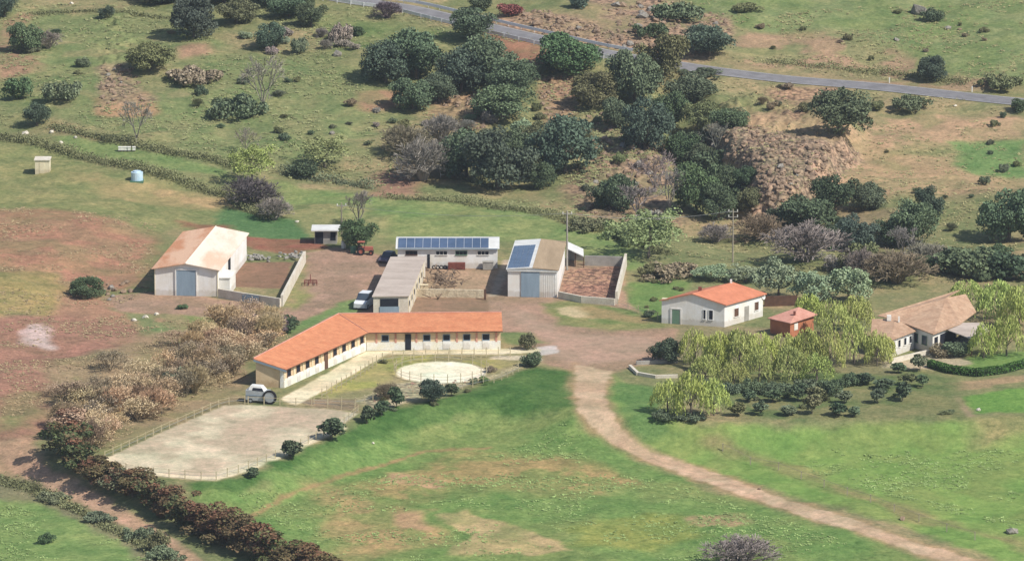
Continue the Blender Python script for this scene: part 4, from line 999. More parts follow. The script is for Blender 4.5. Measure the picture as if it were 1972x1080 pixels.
def crown_mesh(name, mat=None, n=9500, lumps=26, rx=4.0, rz=3.2, zc=3.1, clump=1.4, leaf=.115, low=-.85, hollow=.72, ragged=.09):
    d = unit(nr.normal(size=(lumps*3, 3))); d = d[d[:, 2] > low][:lumps]; lumps = len(d)
    rad = hollow*(1+nr.normal(size=lumps)*ragged)
    cc = d*rad[:, None]*np.array([rx, rx, rz]); cc[:, 2] += zc
    cs = clump*(.7+.6*nr.random(lumps)); tn = .82+.36*nr.random(lumps); alt = np.clip(nr.random(lumps)*1.5-.62, 0, 1)
    k = nr.integers(0, lumps, n); dd = unit(nr.normal(size=(n, 3))); dd[:, 2] = np.abs(dd[:, 2])*np.where(nr.random(n) < .8, 1, -1); r = (.5+.55*nr.random(n)**.6)*cs[k]
    P = cc[k]+dd*r[:, None]*np.array([1, 1, .85])
    core = nr.random(n) < .14; P[core] = (unit(nr.normal(size=(core.sum(), 3)))*np.array([rx, rx, rz])*.55)+np.array([0, 0, zc])
    P[:, 2] = np.maximum(P[:, 2], .12+.3*nr.random(n))
    _, u, v = orient(n, dd, .45); s = leaf*(.6+.8*nr.random(n))
    t = np.stack([tn[k]*(.8+.4*nr.random(n)), np.clip(alt[k]+nr.normal(size=n)*.25, 0, 1)], 1)
    return quadmesh(name, P, u*s[:, None], v*(s*.8)[:, None], t, mat or LEAF)
def trunk_mesh(name, h=2.6, r=.22, nb=5, spread=1.8):
    m = MB(); m.tube([(0, 0, -.3), (.06, 0, h*.5), (.12, .05, h)], r, 7, r*.6)
    for k in range(nb):
        a = k*6.28/nb+rnd.random(); z = h*(.45+.1*k)
        m.tube([(.05, 0, z), (math.cos(a)*spread*.5, math.sin(a)*spread*.5, z+spread*.5), (math.cos(a)*spread, math.sin(a)*spread, z+spread*.9)], r*.5, 5, r*.15)
    me = bpy.data.meshes.new(name); me.from_pydata([tuple(p) for p in m.v], [], m.f); me.update(); me.materials.append(BARK); return me
def willow_mesh(name, n=300, rx=2.8, h=6.4):
    P, U, Vv, T = [], [], [], []; ph = nr.random()*6.28
    for i in range(n):
        a = nr.random()*6.283; r = rx*(1+.22*math.sin(a*3+ph))*math.sqrt(nr.random()); lump = .85+.2*math.sin(a*3+i*.0)+.1*nr.normal()
        z0 = h*(.5+.5*math.sqrt(max(0, 1-(r/rx)**2)))*min(1.1, lump+.08+.12*math.sin(a*2+ph)); L = min(z0-.9, (.9+2.0*nr.random())*(.6+.6*r/rx)); tn = .7+.5*nr.random()
        k = max(3, int(L/.27)); sx, sy = nr.normal()*.05, nr.normal()*.05
        for j in range(k):
            z = z0-L*j/k; P.append((math.cos(a)*(r+.25*math.sin(j/k*2))+sx*j+nr.normal()*.08, math.sin(a)*(r+.25*math.sin(j/k*2))+sy*j+nr.normal()*.08, z))
            b = nr.random()*3.14; w = .04+.045*nr.random(); U.append((math.cos(b)*w, math.sin(b)*w, 0)); Vv.append((nr.normal()*.03, nr.normal()*.03, .15+.08*nr.random())); T.append((tn*(1.05-.25*j/k), 0))
    return quadmesh(name, np.array(P), np.array(U), np.array(Vv), np.array(T), LEAF)
def bare_mesh(name, h=5.0, rx=2.2, n=900, trunkh=.18, leafy=0.0, w=.035):
    P, U, Vv, T = [], [], [], []
    def go(p, d, l, ww, depth):
        q = p+d*l; mid = (p+q)/2; s = np.cross(d, nr.normal(size=3)); s /= np.linalg.norm(s)+1e-9
        P.append(mid); U.append(s*ww); Vv.append(d*l/2); T.append((.7+.6*nr.random(), 0))
        s2 = np.cross(d, s); P.append(mid); U.append(s2*ww); Vv.append(d*l/2); T.append((.7+.6*nr.random(), 0))
        if depth <= 0: 
            if leafy and nr.random() < leafy:
                for _ in range(3):
                    e = nr.normal(size=3); e /= np.linalg.norm(e); f = np.cross(e, nr.normal(size=3)); f /= np.linalg.norm(f)
                    P.append(q+nr.normal(size=3)*.2); U.append(e*.05); Vv.append(f*.06); T.append((.9+.5*nr.random(), 1))
            return
        for _ in range(3 if depth > 1 else 4):
            e = d+nr.normal(size=3)*.48; e[2] += .12; e /= np.linalg.norm(e); go(q-d*l*.3*nr.random(), e, l*(.62+.22*nr.random()), max(ww*.6, w*.6), depth-1)
    st = max(3, n//170)
    for k in range(st):
        a = k*6.28/st; d = np.array([math.cos(a)*.45, math.sin(a)*.45, 1.0]); d /= np.linalg.norm(d); go(np.array([math.cos(a)*.1, math.sin(a)*.1, h*trunkh-.2]), d, h*.3, w*2.2, 4)
    if trunkh > .05:
        for a in (0, 1.57): P.append(np.array([0, 0, h*trunkh/2-.1])); U.append(np.array([math.cos(a), math.sin(a), 0])*w*4.5); Vv.append(np.array([0, 0, h*trunkh/2+.1])); T.append((.8, 0))
    P = np.array(P); P[:, 2] = np.maximum(P[:, 2], .05)
    return quadmesh(name, P, np.array(U), np.array(Vv), np.array(T), TWIG)
def ext(me):
    a = np.empty(len(me.vertices)*3, np.float32); me.vertices.foreach_get('co', a); a = a.reshape(-1, 3)
    return float(np.percentile(a[:, 0], 98.5)-np.percentile(a[:, 0], 1.5)), float(np.percentile(a[:, 2], 99))
VAR = {}
VAR['oak'] = [crown_mesh('oak_crown', lumps=int(22+4*i), ragged=.06+.025*i, zc=2.9+.08*i) for i in range(6)]
VAR['bush'] = [crown_mesh('bush_leaves', n=2600, lumps=12, rx=2.2, rz=1.6, zc=1.2, clump=1.0, leaf=.12, low=-.3, ragged=.2) for i in range(5)]
VAR['low'] = [crown_mesh('scrub_leaves', n=2600, lumps=18, rx=3.4, rz=1.0, zc=.7, clump=.75, leaf=.12, low=-.2, ragged=.25) for i in range(4)]
VAR['olive'] = [crown_mesh('young_tree_crown', n=900, lumps=10, rx=1.1, rz=1.1, zc=1.7, clump=.55, leaf=.13, low=-.9) for i in range(4)]
VAR['gum'] = [crown_mesh('pale_crown', n=4200, lumps=34, rx=3.6, rz=2.6, zc=3.0, clump=.85, leaf=.12, low=-.6, ragged=.25) for i in range(3)]
VAR['hedge'] = [crown_mesh('turning_crown', LEAFR, n=4200, lumps=26, rx=2.5, rz=2.7, zc=2.7, clump=.8, leaf=.11, low=-.9, ragged=.28) for i in range(5)]
VAR['willow'] = [willow_mesh('willow_curtain', n=int(230+40*i)) for i in range(5)]
VAR['light'] = [crown_mesh('sparse_spring_crown', n=2600, lumps=34, rx=3.2, rz=2.5, zc=3.0, clump=.8, leaf=.09, low=-.7, ragged=.3) for i in range(3)]
VAR['bare'] = [bare_mesh('bare_branches', h=5.5, n=700) for i in range(3)]
VAR['twig'] = [bare_mesh('twiggy_branches', h=3.6, n=2900, trunkh=.0, w=.028) for i in range(4)]
VAR['tan'] = [bare_mesh('dry_branches', h=4.4, n=1050, trunkh=.05, leafy=.3, w=.022) for i in range(5)]
EXT = {id(m): ext(m) for k in VAR for m in VAR[k]}
TR = {'oak': [trunk_mesh('oak_trunk', 2.4, .28, 5, 2.2) for i in range(2)], 'olive': [trunk_mesh('thin_trunk', 1.2, .07, 4, .6)], 'gum': [trunk_mesh('pale_trunk', 2.6, .2, 5, 2.0)],
      'willow': [trunk_mesh('willow_trunk', 3.2, .2, 6, 1.6)], 'light': [trunk_mesh('slender_trunk', 2.4, .14, 6, 1.8)], 'hedge': [trunk_mesh('hedge_trunk', 2.0, .14, 5, 1.2)]}
CO = dict(oak=(102, 116, 90), dk=(88, 102, 78), ol=(120, 122, 88), gr=(116, 124, 98), pal=(150, 164, 132), wil=(182, 192, 112), wil2=(172, 182, 108), yel=(158, 166, 98), lgt=(142, 150, 104), gry=(158, 150, 140), brn=(148, 134, 112),
          rsh=(150, 92, 88), tan=(202, 176, 142), tan2=(182, 158, 128), red=(92, 104, 70), red2=(112, 102, 74), bl=(92, 106, 90), mid=(92, 112, 78), fresh=(112, 142, 84), pur=(120, 108, 108))
def ppm(py, p): 
    d = math.dist(p, CAM); return 13.0*DIST/d
def plant(kind, px, py, w, h, colr, label, cat='tree', name='tree', group=None, dz=0, yaw=None, squash=1.0):
    me = rnd.choice(VAR[kind]); g = at(px, py); s = ppm(py, g); ew, eh = EXT[id(me)]
    base = V(g)+V((0, (w/s)*.36, 0)); base.z = hz(base.x, base.y)-.08+dz
    sx = (w/s)/ew; szz = (h/s/.97-(.36*w/s)*math.tan(DEP)*.6)/eh; szz = max(szz, .28*sx)
    c = alb(CO[colr]); j = .88+.24*rnd.random(); c = tuple(v*j*(.94+.12*rnd.random()) for v in c)
    a = rnd.random()*6.28
    nm = {'bush': 'foliage', 'low': 'foliage', 'twig': 'branches', 'tan': 'branches', 'bare': 'branches'}.get(kind, 'crown')
    single_ = kind in ('bush', 'low', 'twig', 'tan')
    if single_:
        o = bpy.data.objects.new(name, me); col.objects.link(o); o.location = base; o.rotation_euler = (0, 0, a); o.scale = (sx, sx*squash, szz); o.color = (*c, 1); tag(o, label, cat, group); return o
    t = bpy.data.objects.new(name, None); col.objects.link(t); t.location = base; tag(t, label, cat, group)
    o = bpy.data.objects.new(nm, me); col.objects.link(o); o.parent = t; o.rotation_euler = (0, 0, a); o.scale = (sx, sx, szz); o.color = (*c, 1)
    if kind in TR:
        k = bpy.data.objects.new('trunk', rnd.choice(TR[kind])); col.objects.link(k); k.parent = t; k.rotation_euler = (0, 0, a); k.scale = (sx, sx, szz)
    return t
OAKS = [
 # px, ground py, width, height, colour, label
 (372, 78, 78, 78, 'bl', 'big round dark oak standing alone at the top left'),
 (300, 12, 90, 50, 'dk', 'dark oak at the top edge left of the big round lone oak'),
 (430, 16, 90, 55, 'dk', 'wide dark oak at the top edge right of the big round lone oak'),
 (510, 18, 70, 60, 'dk', 'dark oak at the top edge, third of the top left band'),
 (578, 22, 60, 50, 'dk', 'dark oak at the top edge closest to the start of the road'),
 (598, 56, 50, 48, 'oak', 'small oak on the slope between the tree band and the road'),
 (518, 100, 50, 50, 'bl', 'small dark oak just above the tall bare tree'),
 (50, 104, 62, 56, 'oak', 'dark oak with a grey shrub beside it near the top left corner'),
 (8, 38, 40, 46, 'bl', 'dark oak cut by the left edge at the top'),
 (288, 146, 80, 52, 'ol', 'olive-tinted tree with a deep shadow on the small rocky patch'),
 (70, 248, 46, 44, 'bl', 'small dark blue-green tree at the left edge above the hedgerow'),
 (912, 90, 70, 62, 'oak', 'dark oak touching the near side of the road'),
 (742, 170, 78, 80, 'bl', 'left one of the two oaks in the wide central clump below the road'),
 (802, 164, 100, 92, 'oak', 'right one of the two oaks in the wide central clump below the road'),
 (795, 220, 74, 62, 'oak', 'rounded oak just below the wide central clump'),
 (888, 188, 84, 84, 'bl', 'left oak of the three-tree clump in the middle of the slope'),
 (936, 182, 92, 96, 'oak', 'middle and tallest oak of the three-tree clump in the middle of the slope'),
 (988, 200, 90, 80, 'oak', 'right oak of the three-tree clump in the middle of the slope'),
 (1095, 158, 104, 76, 'mid', 'broad green oak just under the bend of the road'),
 (968, 242, 98, 66, 'oak', 'squat oak between the three-tree clump and the big central oaks'),
 (1143, 218, 78, 66, 'ol', 'olive brown tree with a dark shadow left of the tall roadside pair'),
 (1222, 206, 90, 98, 'oak', 'left and taller oak of the roadside pair'),
 (1278, 186, 78, 88, 'ol', 'right oak of the roadside pair, reaching over the road'),
 (1242, 296, 88, 102, 'bl', 'tall shaded oak leaning over the left side of the gully'),
 (1330, 214, 86, 58, 'oak', 'oak at the head of the gully under the road'),
 (1296, 262, 66, 74, 'dk', 'dark oak inside the gully'),
 (1352, 262, 56, 60, 'ol', 'brownish oak on the upper rim of the rocky mound'),
 (1405, 250, 68, 44, 'oak', 'low oak on the top left of the rocky mound'),
 (1367, 120, 82, 60, 'bl', 'round dark oak above the road near the roadside rocks'),
 (1796, 160, 50, 46, 'bl', 'lone small dark tree above the road at the right'),
 (1618, 266, 108, 88, 'oak', 'big round oak standing alone below the road at the right'),
 (898, 348, 96, 92, 'oak', 'left oak of the big central group above the green strip'),
 (958, 376, 112, 112, 'bl', 'largest oak of the big central group above the green strip'),
 (1000, 344, 70, 82, 'oak', 'right oak of the big central group above the green strip'),
 (1088, 346, 108, 108, 'bl', 'big dark oak standing right of the big central group'),
 (1182, 408, 76, 74, 'oak', 'rounded oak with a black shadow beside the grey twiggy thicket'),
 (1342, 416, 82, 92, 'mid', 'upright green oak at the mouth of the gully'),
 (1384, 432, 56, 70, 'oak', 'narrow dark tree between the gully oak and the pale pole'),
 (1444, 414, 46, 46, 'ol', 'small olive tree at the foot of the rocky mound'),
 (1556, 452, 96, 66, 'oak', 'spreading dark tree at the lower right foot of the rocky mound'),
 (1608, 420, 76, 76, 'dk', 'dark tree climbing the lower right edge of the rocky mound'),
 (1668, 408, 66, 52, 'oak', 'dark tree above the small bare clearing at the right'),
 (1650, 488, 64, 66, 'bl', 'dark tree below the small bare clearing at the right'),
 (1716, 478, 66, 54, 'dk', 'very dark low tree between two taller ones at the right'),
 (1762, 480, 84, 86, 'oak', 'large dark tree of the right-hand scrub'),
 (1790, 428, 46, 62, 'bl', 'narrow pointed dark tree at the top of the right-hand scrub'),
 (1946, 470, 104, 100, 'oak', 'big dark oak cut by the right edge'),
 (690, 486, 58, 60, 'mid', 'round fresh green tree beside the red tractor'),
 (166, 576, 58, 38, 'dk', 'round dark bush-like tree left of the rusty-roofed barn'),
 (1282, 702, 54, 48, 'dk', 'round dark tree on the forecourt corner beside the willows'),
 (846, 206, 60, 56, 'oak', 'rounded oak tucked between the central clump and the three-tree clump'),
 (1030, 300, 60, 60, 'ol', 'olive-toned oak between the big central group and the broad oak under the road'),
 (1046, 366, 50, 50, 'dk', 'small dark oak squeezed between the two largest central oaks'),
 (1190, 250, 56, 56, 'oak', 'small oak left of the tall shaded oak leaning over the gully'),
 (1312, 326, 62, 64, 'dk', 'dark oak added to deepen the shade in the upper part of the gully'),  # this and the next three are added to darken the shaded gully
 (1356, 348, 64, 64, 'dk', 'dark oak added to deepen the shade in the middle of the gully'),
 (1398, 392, 62, 66, 'dk', 'dark oak added to deepen the shade at the foot of the rocky mound cliff'),
 (1436, 372, 40, 40, 'dk', 'small dark tree added for shade against the left flank of the rocky mound'),
 (556, 40, 70, 44, 'oak', 'olive oak between the top tree band and the scrub band'),
 (455, 50, 70, 44, 'ol', 'greyish oak just under the top tree band'),
 (834, 782, 44, 46, 'bl', 'dark bluish tree on the bank just under the round pen'),
]
for px, py, w, h, c, lab in OAKS: plant('oak', px, py, w, h, c, lab, 'tree', 'oak_tree')
for px, py, w, h, lab in [(505, 222, 84, 108, 'tall bare grey tree standing alone on the upper left slope'), (262, 284, 66, 84, 'faint bare tree behind the white beehives'), (472, 300, 44, 48, 'small bare tree right above the yellow-green tree'), (690, 440, 56, 70, 'bare pale tree behind the round green tree by the tractor'),
                          (1262, 376, 90, 80, 'grey bare tree left of the gully oak'), (1290, 420, 70, 90, 'grey bare tree nearest the gully oak'), (1228, 424, 70, 66, 'grey bare tree between the rounded oak and the pale thicket'), (1380, 300, 50, 60, 'small bare tree in the shade of the gully'), (1740, 500, 60, 60, 'bare grey tree inside the right-hand scrub')]:
    plant('bare', px, py, w, h, 'gry', lab, 'bare tree', 'bare_tree')
BUSH = [
 ('bush', 32, 196, 50, 42, 'mid', 'bright green bush at the left edge below the two oaks'), ('low', 120, 202, 78, 34, 'gr', 'flat grey-green shrub right of the bright green bush'), ('twig', 92, 98, 46, 34, 'gry', 'grey shrub beside the dark oak near the top left corner'),
 ('low', 368, 170, 92, 32, 'brn', 'flat brownish shrub right of the olive-tinted tree'), ('low', 464, 234, 90, 42, 'gr', 'low dark green thicket at the foot of the tall bare tree'), ('twig', 745, 40, 50, 34, 'pur', 'purple grey bush touching the road at the top'),
 ('bush', 686, 72, 26, 20, 'mid', 'small green bush left of the road, alone in the grass'), ('bush', 205, 40, 28, 24, 'bl', 'small dark bush in the grass left of the big lone oak'), ('low', 1300, 42, 90, 32, 'oak', 'dark spreading scrub among the rocks above the road'),
 ('bush', 1112, 18, 42, 24, 'bl', 'dark bush at the top edge above the roadside cliff'), ('low', 1432, 26, 60, 14, 'ol', 'thin dark scrub line at the top edge right of the rocks'), ('low', 1250, 78, 60, 28, 'dk', 'dark scrub in the crack between the roadside rocks'),
 ('bush', 1798, 46, 34, 26, 'dk', 'dark bush on the small outcrop at the top right'), ('low', 1350, 156, 90, 12, 'dk', 'dark hedge strip along the near side of the road'), ('low', 1930, 180, 80, 26, 'ol', 'olive scrub against the far side of the road at the right edge'),
 ('low', 1760, 216, 64, 26, 'gr', 'grey green scrub right of the big round oak'), ('bush', 1690, 216, 26, 20, 'ol', 'small shrub close to the big round oak'), ('bush', 1962, 218, 40, 24, 'dk', 'dark shrub at the right edge under the road'),
 ('twig', 814, 356, 100, 80, 'gry', 'big grey leafless thicket left of the central oaks'), ('twig', 780, 310, 90, 60, 'brn', 'brownish leafless thicket on the slope left of the central oaks'), ('twig', 850, 290, 70, 60, 'gry', 'pale leafless shrub above the big grey thicket'),
 ('bush', 590, 346, 50, 30, 'dk', 'dark green bush in the hedge line beside the pale yellow-green tree'), ('twig', 482, 406, 84, 56, 'pur', 'purplish grey leafless bush below the yellow-green tree'), ('twig', 528, 428, 60, 44, 'gry', 'grey green bush at the end of the hedge line behind the rusty barn'),
 ('twig', 1552, 514, 136, 74, 'gry', 'wide grey dome of leafless branches below the rocky mound'), ('twig', 1466, 470, 90, 50, 'brn', 'brown leafless scrub beside the tall pale pole'), ('twig', 1380, 470, 60, 36, 'gry', 'small leafless shrub left of the tall pale pole'),
 ('twig', 1730, 556, 120, 62, 'brn', 'brown leafless thicket above the path to the villa'), ('bush', 1858, 540, 100, 56, 'oak', 'dense dark green bush behind the villa'), ('bush', 1930, 542, 90, 56, 'dk', 'dense dark bush behind the villa at the right edge'), ('twig', 1790, 520, 80, 50, 'gry', 'grey thicket behind the villa'),
 ('twig', 1660, 540, 60, 54, 'gry', 'grey leafless bush behind the pale leafy trees'), ('bush', 1640, 530, 50, 40, 'ol', 'olive bush behind the pale leafy trees'), ('low', 1300, 540, 100, 26, 'brn', 'brown low scrub behind the white house'), ('low', 1260, 536, 60, 24, 'ol', 'olive low bush right of the rubble yard'),
 ('low', 1240, 470, 110, 40, 'lgt', 'pale green scrub below the rounded oak'), ('low', 1140, 446, 80, 22, 'ol', 'olive scrub along the upper edge of the green strip'),
 ('low', 1400, 575, 60, 22, 'gr', 'low green shrub behind the orange roof of the house'), ('bush', 1250, 612, 22, 14, 'dk', 'small dark bush at the left corner of the white house'),
 ('bush', 1016, 676, 28, 32, 'ol', 'upright olive bush at the end of the pale stable path'), ('bush', 1028, 708, 34, 28, 'oak', 'dark bush on the top corner of the grass bank'), ('bush', 944, 718, 20, 12, 'brn', 'small brown bush at the right side of the round pen'),
 ('twig', 745, 772, 44, 32, 'brn', 'brown twiggy bush on the bank below the stable yard'), ('bush', 232, 1050, 26, 22, 'mid', 'unused'), ('bush', 88, 1048, 26, 22, 'mid', 'small green bush alone in the bottom left field'),
 ('twig', 1428, 1100, 130, 56, 'gry', 'grey domed leafless bush at the bottom edge'), ('low', 510, 650, 80, 40, 'pur', 'dark purplish brush behind the left end of the stables'), ('bush', 545, 640, 50, 30, 'dk', 'dark green bush against the back of the stables'),
 ('low', 350, 748, 60, 34, 'gr', 'green shrub at the lower edge of the dry thicket'), ('bush', 350, 596, 20, 10, 'mid', 'tiny green bush below the front of the rusty-roofed barn'), ('bush', 1845, 690, 50, 30, 'oak', 'green shrub in front of the carport'), ('bush', 1808, 690, 40, 24, 'brn', 'flowering brownish shrub in front of the villa terrace'),
 ('low', 1255, 440, 60, 30, 'gry', 'grey scrub at the edge of the pale green scrub'), ('bush', 1020, 660, 20, 14, 'ol', 'low olive tuft bush beside the pale stable path'), ('bush', 738, 700, 16, 9, 'ol', 'tiny weed bush on the fence of the stable yard'),
 ('bush', 984, 34, 44, 24, 'rsh', 'reddish bush on the rocky cutting above the road'), ('bush', 926, 24, 40, 30, 'dk', 'dark bush at the top edge above the guardrail'),
 ('bush', 1326, 316, 70, 56, 'dk', 'dark bush added to deepen the shade of the upper gully'), ('bush', 1366, 356, 74, 60, 'dk', 'dark bush added to deepen the shade in the middle of the gully'), ('bush', 1402, 386, 66, 60, 'dk', 'dark bush added for shade in the gully under the rocky mound cliff'), ('bush', 1420, 418, 60, 46, 'dk', 'dark bush added for shade at the lower end of the gully'),  # dark bushes put in to stand for the gully's deep shadow
]
for k, px, py, w, h, c, lab in BUSH:
    if lab != 'unused': plant(k, px, py, w, h, c, lab, 'shrub', 'shrub')
# spring-green and pale trees
plant('light', 484, 362, 84, 74, 'yel', 'round yellow-green tree on the hedge line behind the rusty barn', name='spring_tree')
plant('light', 624, 334, 92, 60, 'lgt', 'pale yellow-green tree on the meadow right of the round yellow-green one', name='spring_tree')
plant('light', 1250, 506, 124, 90, 'lgt', 'wide pale green thin-leaved tree right of the tan and solar barn', name='spring_tree')
for px, py, w, h, lab in [(1500, 582, 92, 78, 'pale grey-green leafy tree directly behind the orange-roofed house'), (1560, 590, 70, 66, 'pale grey-green leafy tree behind the pink-roofed outbuilding'), (1636, 588, 84, 70, 'pale grey-green leafy tree right of the pink-roofed outbuilding'), (1436, 548, 70, 34, 'low pale grey-green tree left of the orange-roofed house ridge'), (1376, 546, 74, 32, 'low pale grey-green tree at the left end of the pale row')]:
    plant('gum', px, py, w, h, 'pal', lab, name='pale_leafy_tree')
wl_ = [('back row', 716, 88, [1340, 1382, 1424, 1468, 1512, 1556, 1600, 1646, 1690]), ('front row', 744, 62, [1360, 1414, 1462, 1520, 1574])]
ordn = ['first', 'second', 'third', 'fourth', 'fifth', 'sixth', 'seventh', 'eighth', 'ninth']
for rw, py, h, xs in wl_:
    for i, x in enumerate(xs):
        hh = h*(.72+.36*rnd.random()); plant('willow', x, py-(4 if i > 5 else 0)+rnd.randint(-7, 7), 50+rnd.randint(0, 22), hh, 'wil' if rw == 'back row' else 'wil2', f'yellow-green willow, {ordn[i]} from the left in the {rw} before the houses', 'willow', 'willow_tree', 'willows planted in front of the houses')
for px, py, w, h, lab in [(1286, 800, 62, 66, 'left willow of the free-standing trio in the field'), (1332, 812, 76, 86, 'middle willow of the free-standing trio in the field'), (1376, 806, 58, 74, 'right willow of the free-standing trio in the field'), (1560, 630, 60, 60, 'willow between the outbuilding and the pale leafy trees'),
    (1606, 655, 66, 74, 'willow right of the pink-roofed outbuilding'), (1650, 640, 60, 66, 'willow behind the back row near the villa'), (1866, 600, 76, 56, 'willow hanging over the right end of the villa roof'), (1925, 622, 84, 76, 'tall willow behind the carport'), (1965, 640, 70, 84, 'willow at the right edge behind the lawn'),
    (1895, 694, 56, 70, 'willow right of the carport'), (1940, 690, 60, 78, 'willow on the lawn at the right edge'), (1704, 700, 44, 50, 'small willow touching the left corner of the villa')]:
    plant('willow', px, py, w, h, 'wil', lab, 'willow', 'willow_tree')
# dense low growth under the willows
for i, (px, py, w, h) in enumerate([(1350, 752, 50, 20), (1400, 762, 54, 22), (1450, 756, 50, 26), (1500, 762, 54, 24), (1552, 756, 50, 24), (1606, 760, 50, 26), (1650, 744, 50, 24), (1280, 812, 40, 18), (1330, 816, 60, 12)]):
    plant('low', px, py, w, h, 'oak', 'dark undergrowth bush at the foot of the willow rows' if i < 7 else 'low dark undergrowth bush at the foot of the free-standing willow trio', 'shrub', 'undergrowth_shrub', 'dark shrubs under the willow rows' if i < 7 else 'dark shrubs under the willow trio')
# little orchard
k = 0
for r_, (py, xs) in enumerate([(748, [1664, 1700, 1742, 1776]), (776, [1440, 1486, 1534, 1580, 1626, 1690, 1740]), (800, [1418, 1470, 1516, 1560, 1612, 1650]), (722, [1728, 1766])]):
    for x in xs:
        if r_ == 3: lab = ['young dark tree closest to the villa terrace', 'young dark tree between the hedge and the villa terrace'][xs.index(x)]
        else: lab = f'young dark fruit tree in the little orchard, {ordn[xs.index(x)]} from the left in its {["upper", "middle", "lowest"][r_]} row'
        plant('olive', x+rnd.randint(-6, 6), py+rnd.randint(-5, 5), 20+rnd.random()*16, 20+rnd.random()*18, rnd.choice(['dk', 'oak', 'gr', 'ol']), lab, 'young tree', 'young_fruit_tree', 'young trees of the little orchard')
for px, py, w, h, lab in [(560, 888, 40, 36, 'young tree on the grass bank at the middle of the arena front'), (638, 852, 42, 42, 'young tree on the grass bank near the right corner of the arena'), (706, 820, 32, 36, 'young tree on the bank just right of the arena corner'), (764, 790, 36, 44, 'young tree on the bank below the stable yard fence'), (488, 924, 26, 22, 'smallest young tree on the bank, nearest the arena tip'), (735, 804, 26, 30, 'young tree second right of the arena corner'), (870, 764, 26, 26, 'tiny young tree right of the dark bluish bank tree')]:
    plant('olive', px, py, w, h, 'dk', lab, 'young tree', 'bank_tree', 'young trees along the grass bank')
# tall hedge with turning leaves along the dirt track
HD = [(122, 850, 66, 58, 'tan2'), (128, 886, 84, 74, 'red'), (152, 918, 76, 70, 'red'), (190, 944, 66, 54, 'red2'), (222, 958, 62, 48, 'gr'), (254, 968, 66, 54, 'red2'), (290, 986, 68, 58, 'red'), (326, 1004, 68, 60, 'red2'), (362, 1020, 66, 58, 'red'), (400, 1036, 72, 62, 'red2'), (438, 1052, 74, 66, 'red2'), (480, 1070, 78, 68, 'red2'), (524, 1090, 80, 66, 'red'), (570, 1112, 80, 68, 'red2'), (614, 1134, 80, 66, 'red2')]
od = ['first', 'second', 'third', 'fourth', 'fifth', 'sixth', 'seventh', 'eighth', 'ninth', 'tenth', 'eleventh', 'twelfth', 'thirteenth', 'fourteenth', 'last']
for i, (px, py, w, h, c) in enumerate(HD):
    plant('hedge', px, py, w, h, c, f'reddish green hedge tree by the dirt track, {od[i]} from its top end', 'hedge tree', 'hedge_tree', 'hedge trees along the dirt track')
for px, py, w, h in [(100, 968, 60, 16), (190, 1010, 60, 18), (262, 1044, 56, 26), (318, 1080, 60, 24)]:
    plant('low', px, py, w, h, rnd.choice(['gr', 'ol']), 'grey-green scrub on the field side of the dirt track at the bottom left', 'shrub', 'verge_shrub', 'scrub along the field side of the track')
plant('bush', 303, 1066, 34, 44, 'ol', 'upright olive bush standing on the edge of the dirt track', 'shrub', 'verge_shrub')
# dry leafless thicket between barn and arena
TH = []
for q in range(85):
    t_ = rnd.random(); s_ = rnd.random()
    px = 115+t_*400+rnd.random()*20; py = 850-t_*200+(-95+175*s_)*(1-.35*t_)*.62+rnd.random()*8
    if py < 630 or (px > 470 and py > 705) or (px < 220 and py < 735) or (px > 185 and py > 882-.44*(px-202)-14): continue
    TH.append((px, py))
TH += [(300, 690), (340, 672), (390, 655), (430, 640), (370, 720), (420, 700), (450, 730), (330, 760), (270, 740), (240, 770), (180, 800), (140, 790), (120, 770), (470, 690), (455, 655), (480, 625), (210, 720)]
TH = [p for p in TH if not (p[0] > 185 and p[1] > 882-.44*(p[0]-202)-14)]
rnd.shuffle(TH); TH = sorted(TH[:int(len(TH)*.95)], key=lambda p: p[1])
for px, py in TH:
    plant(rnd.choice(['tan', 'tan', 'tan', 'twig']), px, py, 42+rnd.random()*36, 26+rnd.random()*30, rnd.choice(['tan', 'tan2', 'tan', 'brn', 'tan2']), 'dry tan leafless shrub in the thicket between the rusty barn and the arena', 'shrub', 'dry_shrub', 'dry shrubs of the tan thicket')
# scrub hedgerows across the left hillside
def hedgerow(pts, w, h, colr, label, dens=9, seed=0):
    P3 = [V(at(*p)) for p in pts]; Ps, Ds, T = [], [], []
    for i in range(len(P3)-1):
        a, b = P3[i], P3[i+1]; l = L2(a, b); n = int(l*dens*13)
        t_ = nr.random(n); f_ = (fbm(np.array(a.x+(b.x-a.x)*t_), np.array(a.y+(b.y-a.y)*t_), 3.0, 7+seed, 3))
        hh = h*np.clip((f_-.25)*2.2, .12, 1.3)
        x = a.x+(b.x-a.x)*t_+nr.normal(size=n)*w*.35; y = a.y+(b.y-a.y)*t_+nr.normal(size=n)*w*.45
        z = np.array([hz(x[q], y[q]) for q in range(n)])+hh*nr.random(n)**.7
        Ps.append(np.stack([x, y, z], 1)); T.append(np.clip(.55+f_, .6, 1.3)*(.8+.4*nr.random(n)))
    Pq = np.concatenate(Ps); Tq = np.concatenate(T); c0 = np.array([P3[0].x, P3[0].y, P3[0].z]); n = len(Pq)
    _, u, v = orient(n, np.array([[0, 0, 1.0]]), .15); s = .075*(.6+.9*nr.random(n))
    me = quadmesh('hedgerow', Pq-c0, u*s[:, None], v*s[:, None], np.stack([Tq, Tq*0], 1), LEAF)
    o = bpy.data.objects.new('hedgerow', me); col.objects.link(o); o.location = P3[0]; o.color = (*alb(CO[colr]), 1); tag(o, label, 'hedgerow'); return o
hedgerow([(-20, 258), (60, 276), (140, 300), (220, 318), (300, 336), (380, 362), (440, 380), (520, 424)], 2.0, 1.3, 'ol', 'long brown scrub hedgerow between the hut hillside and the meadow', 12)
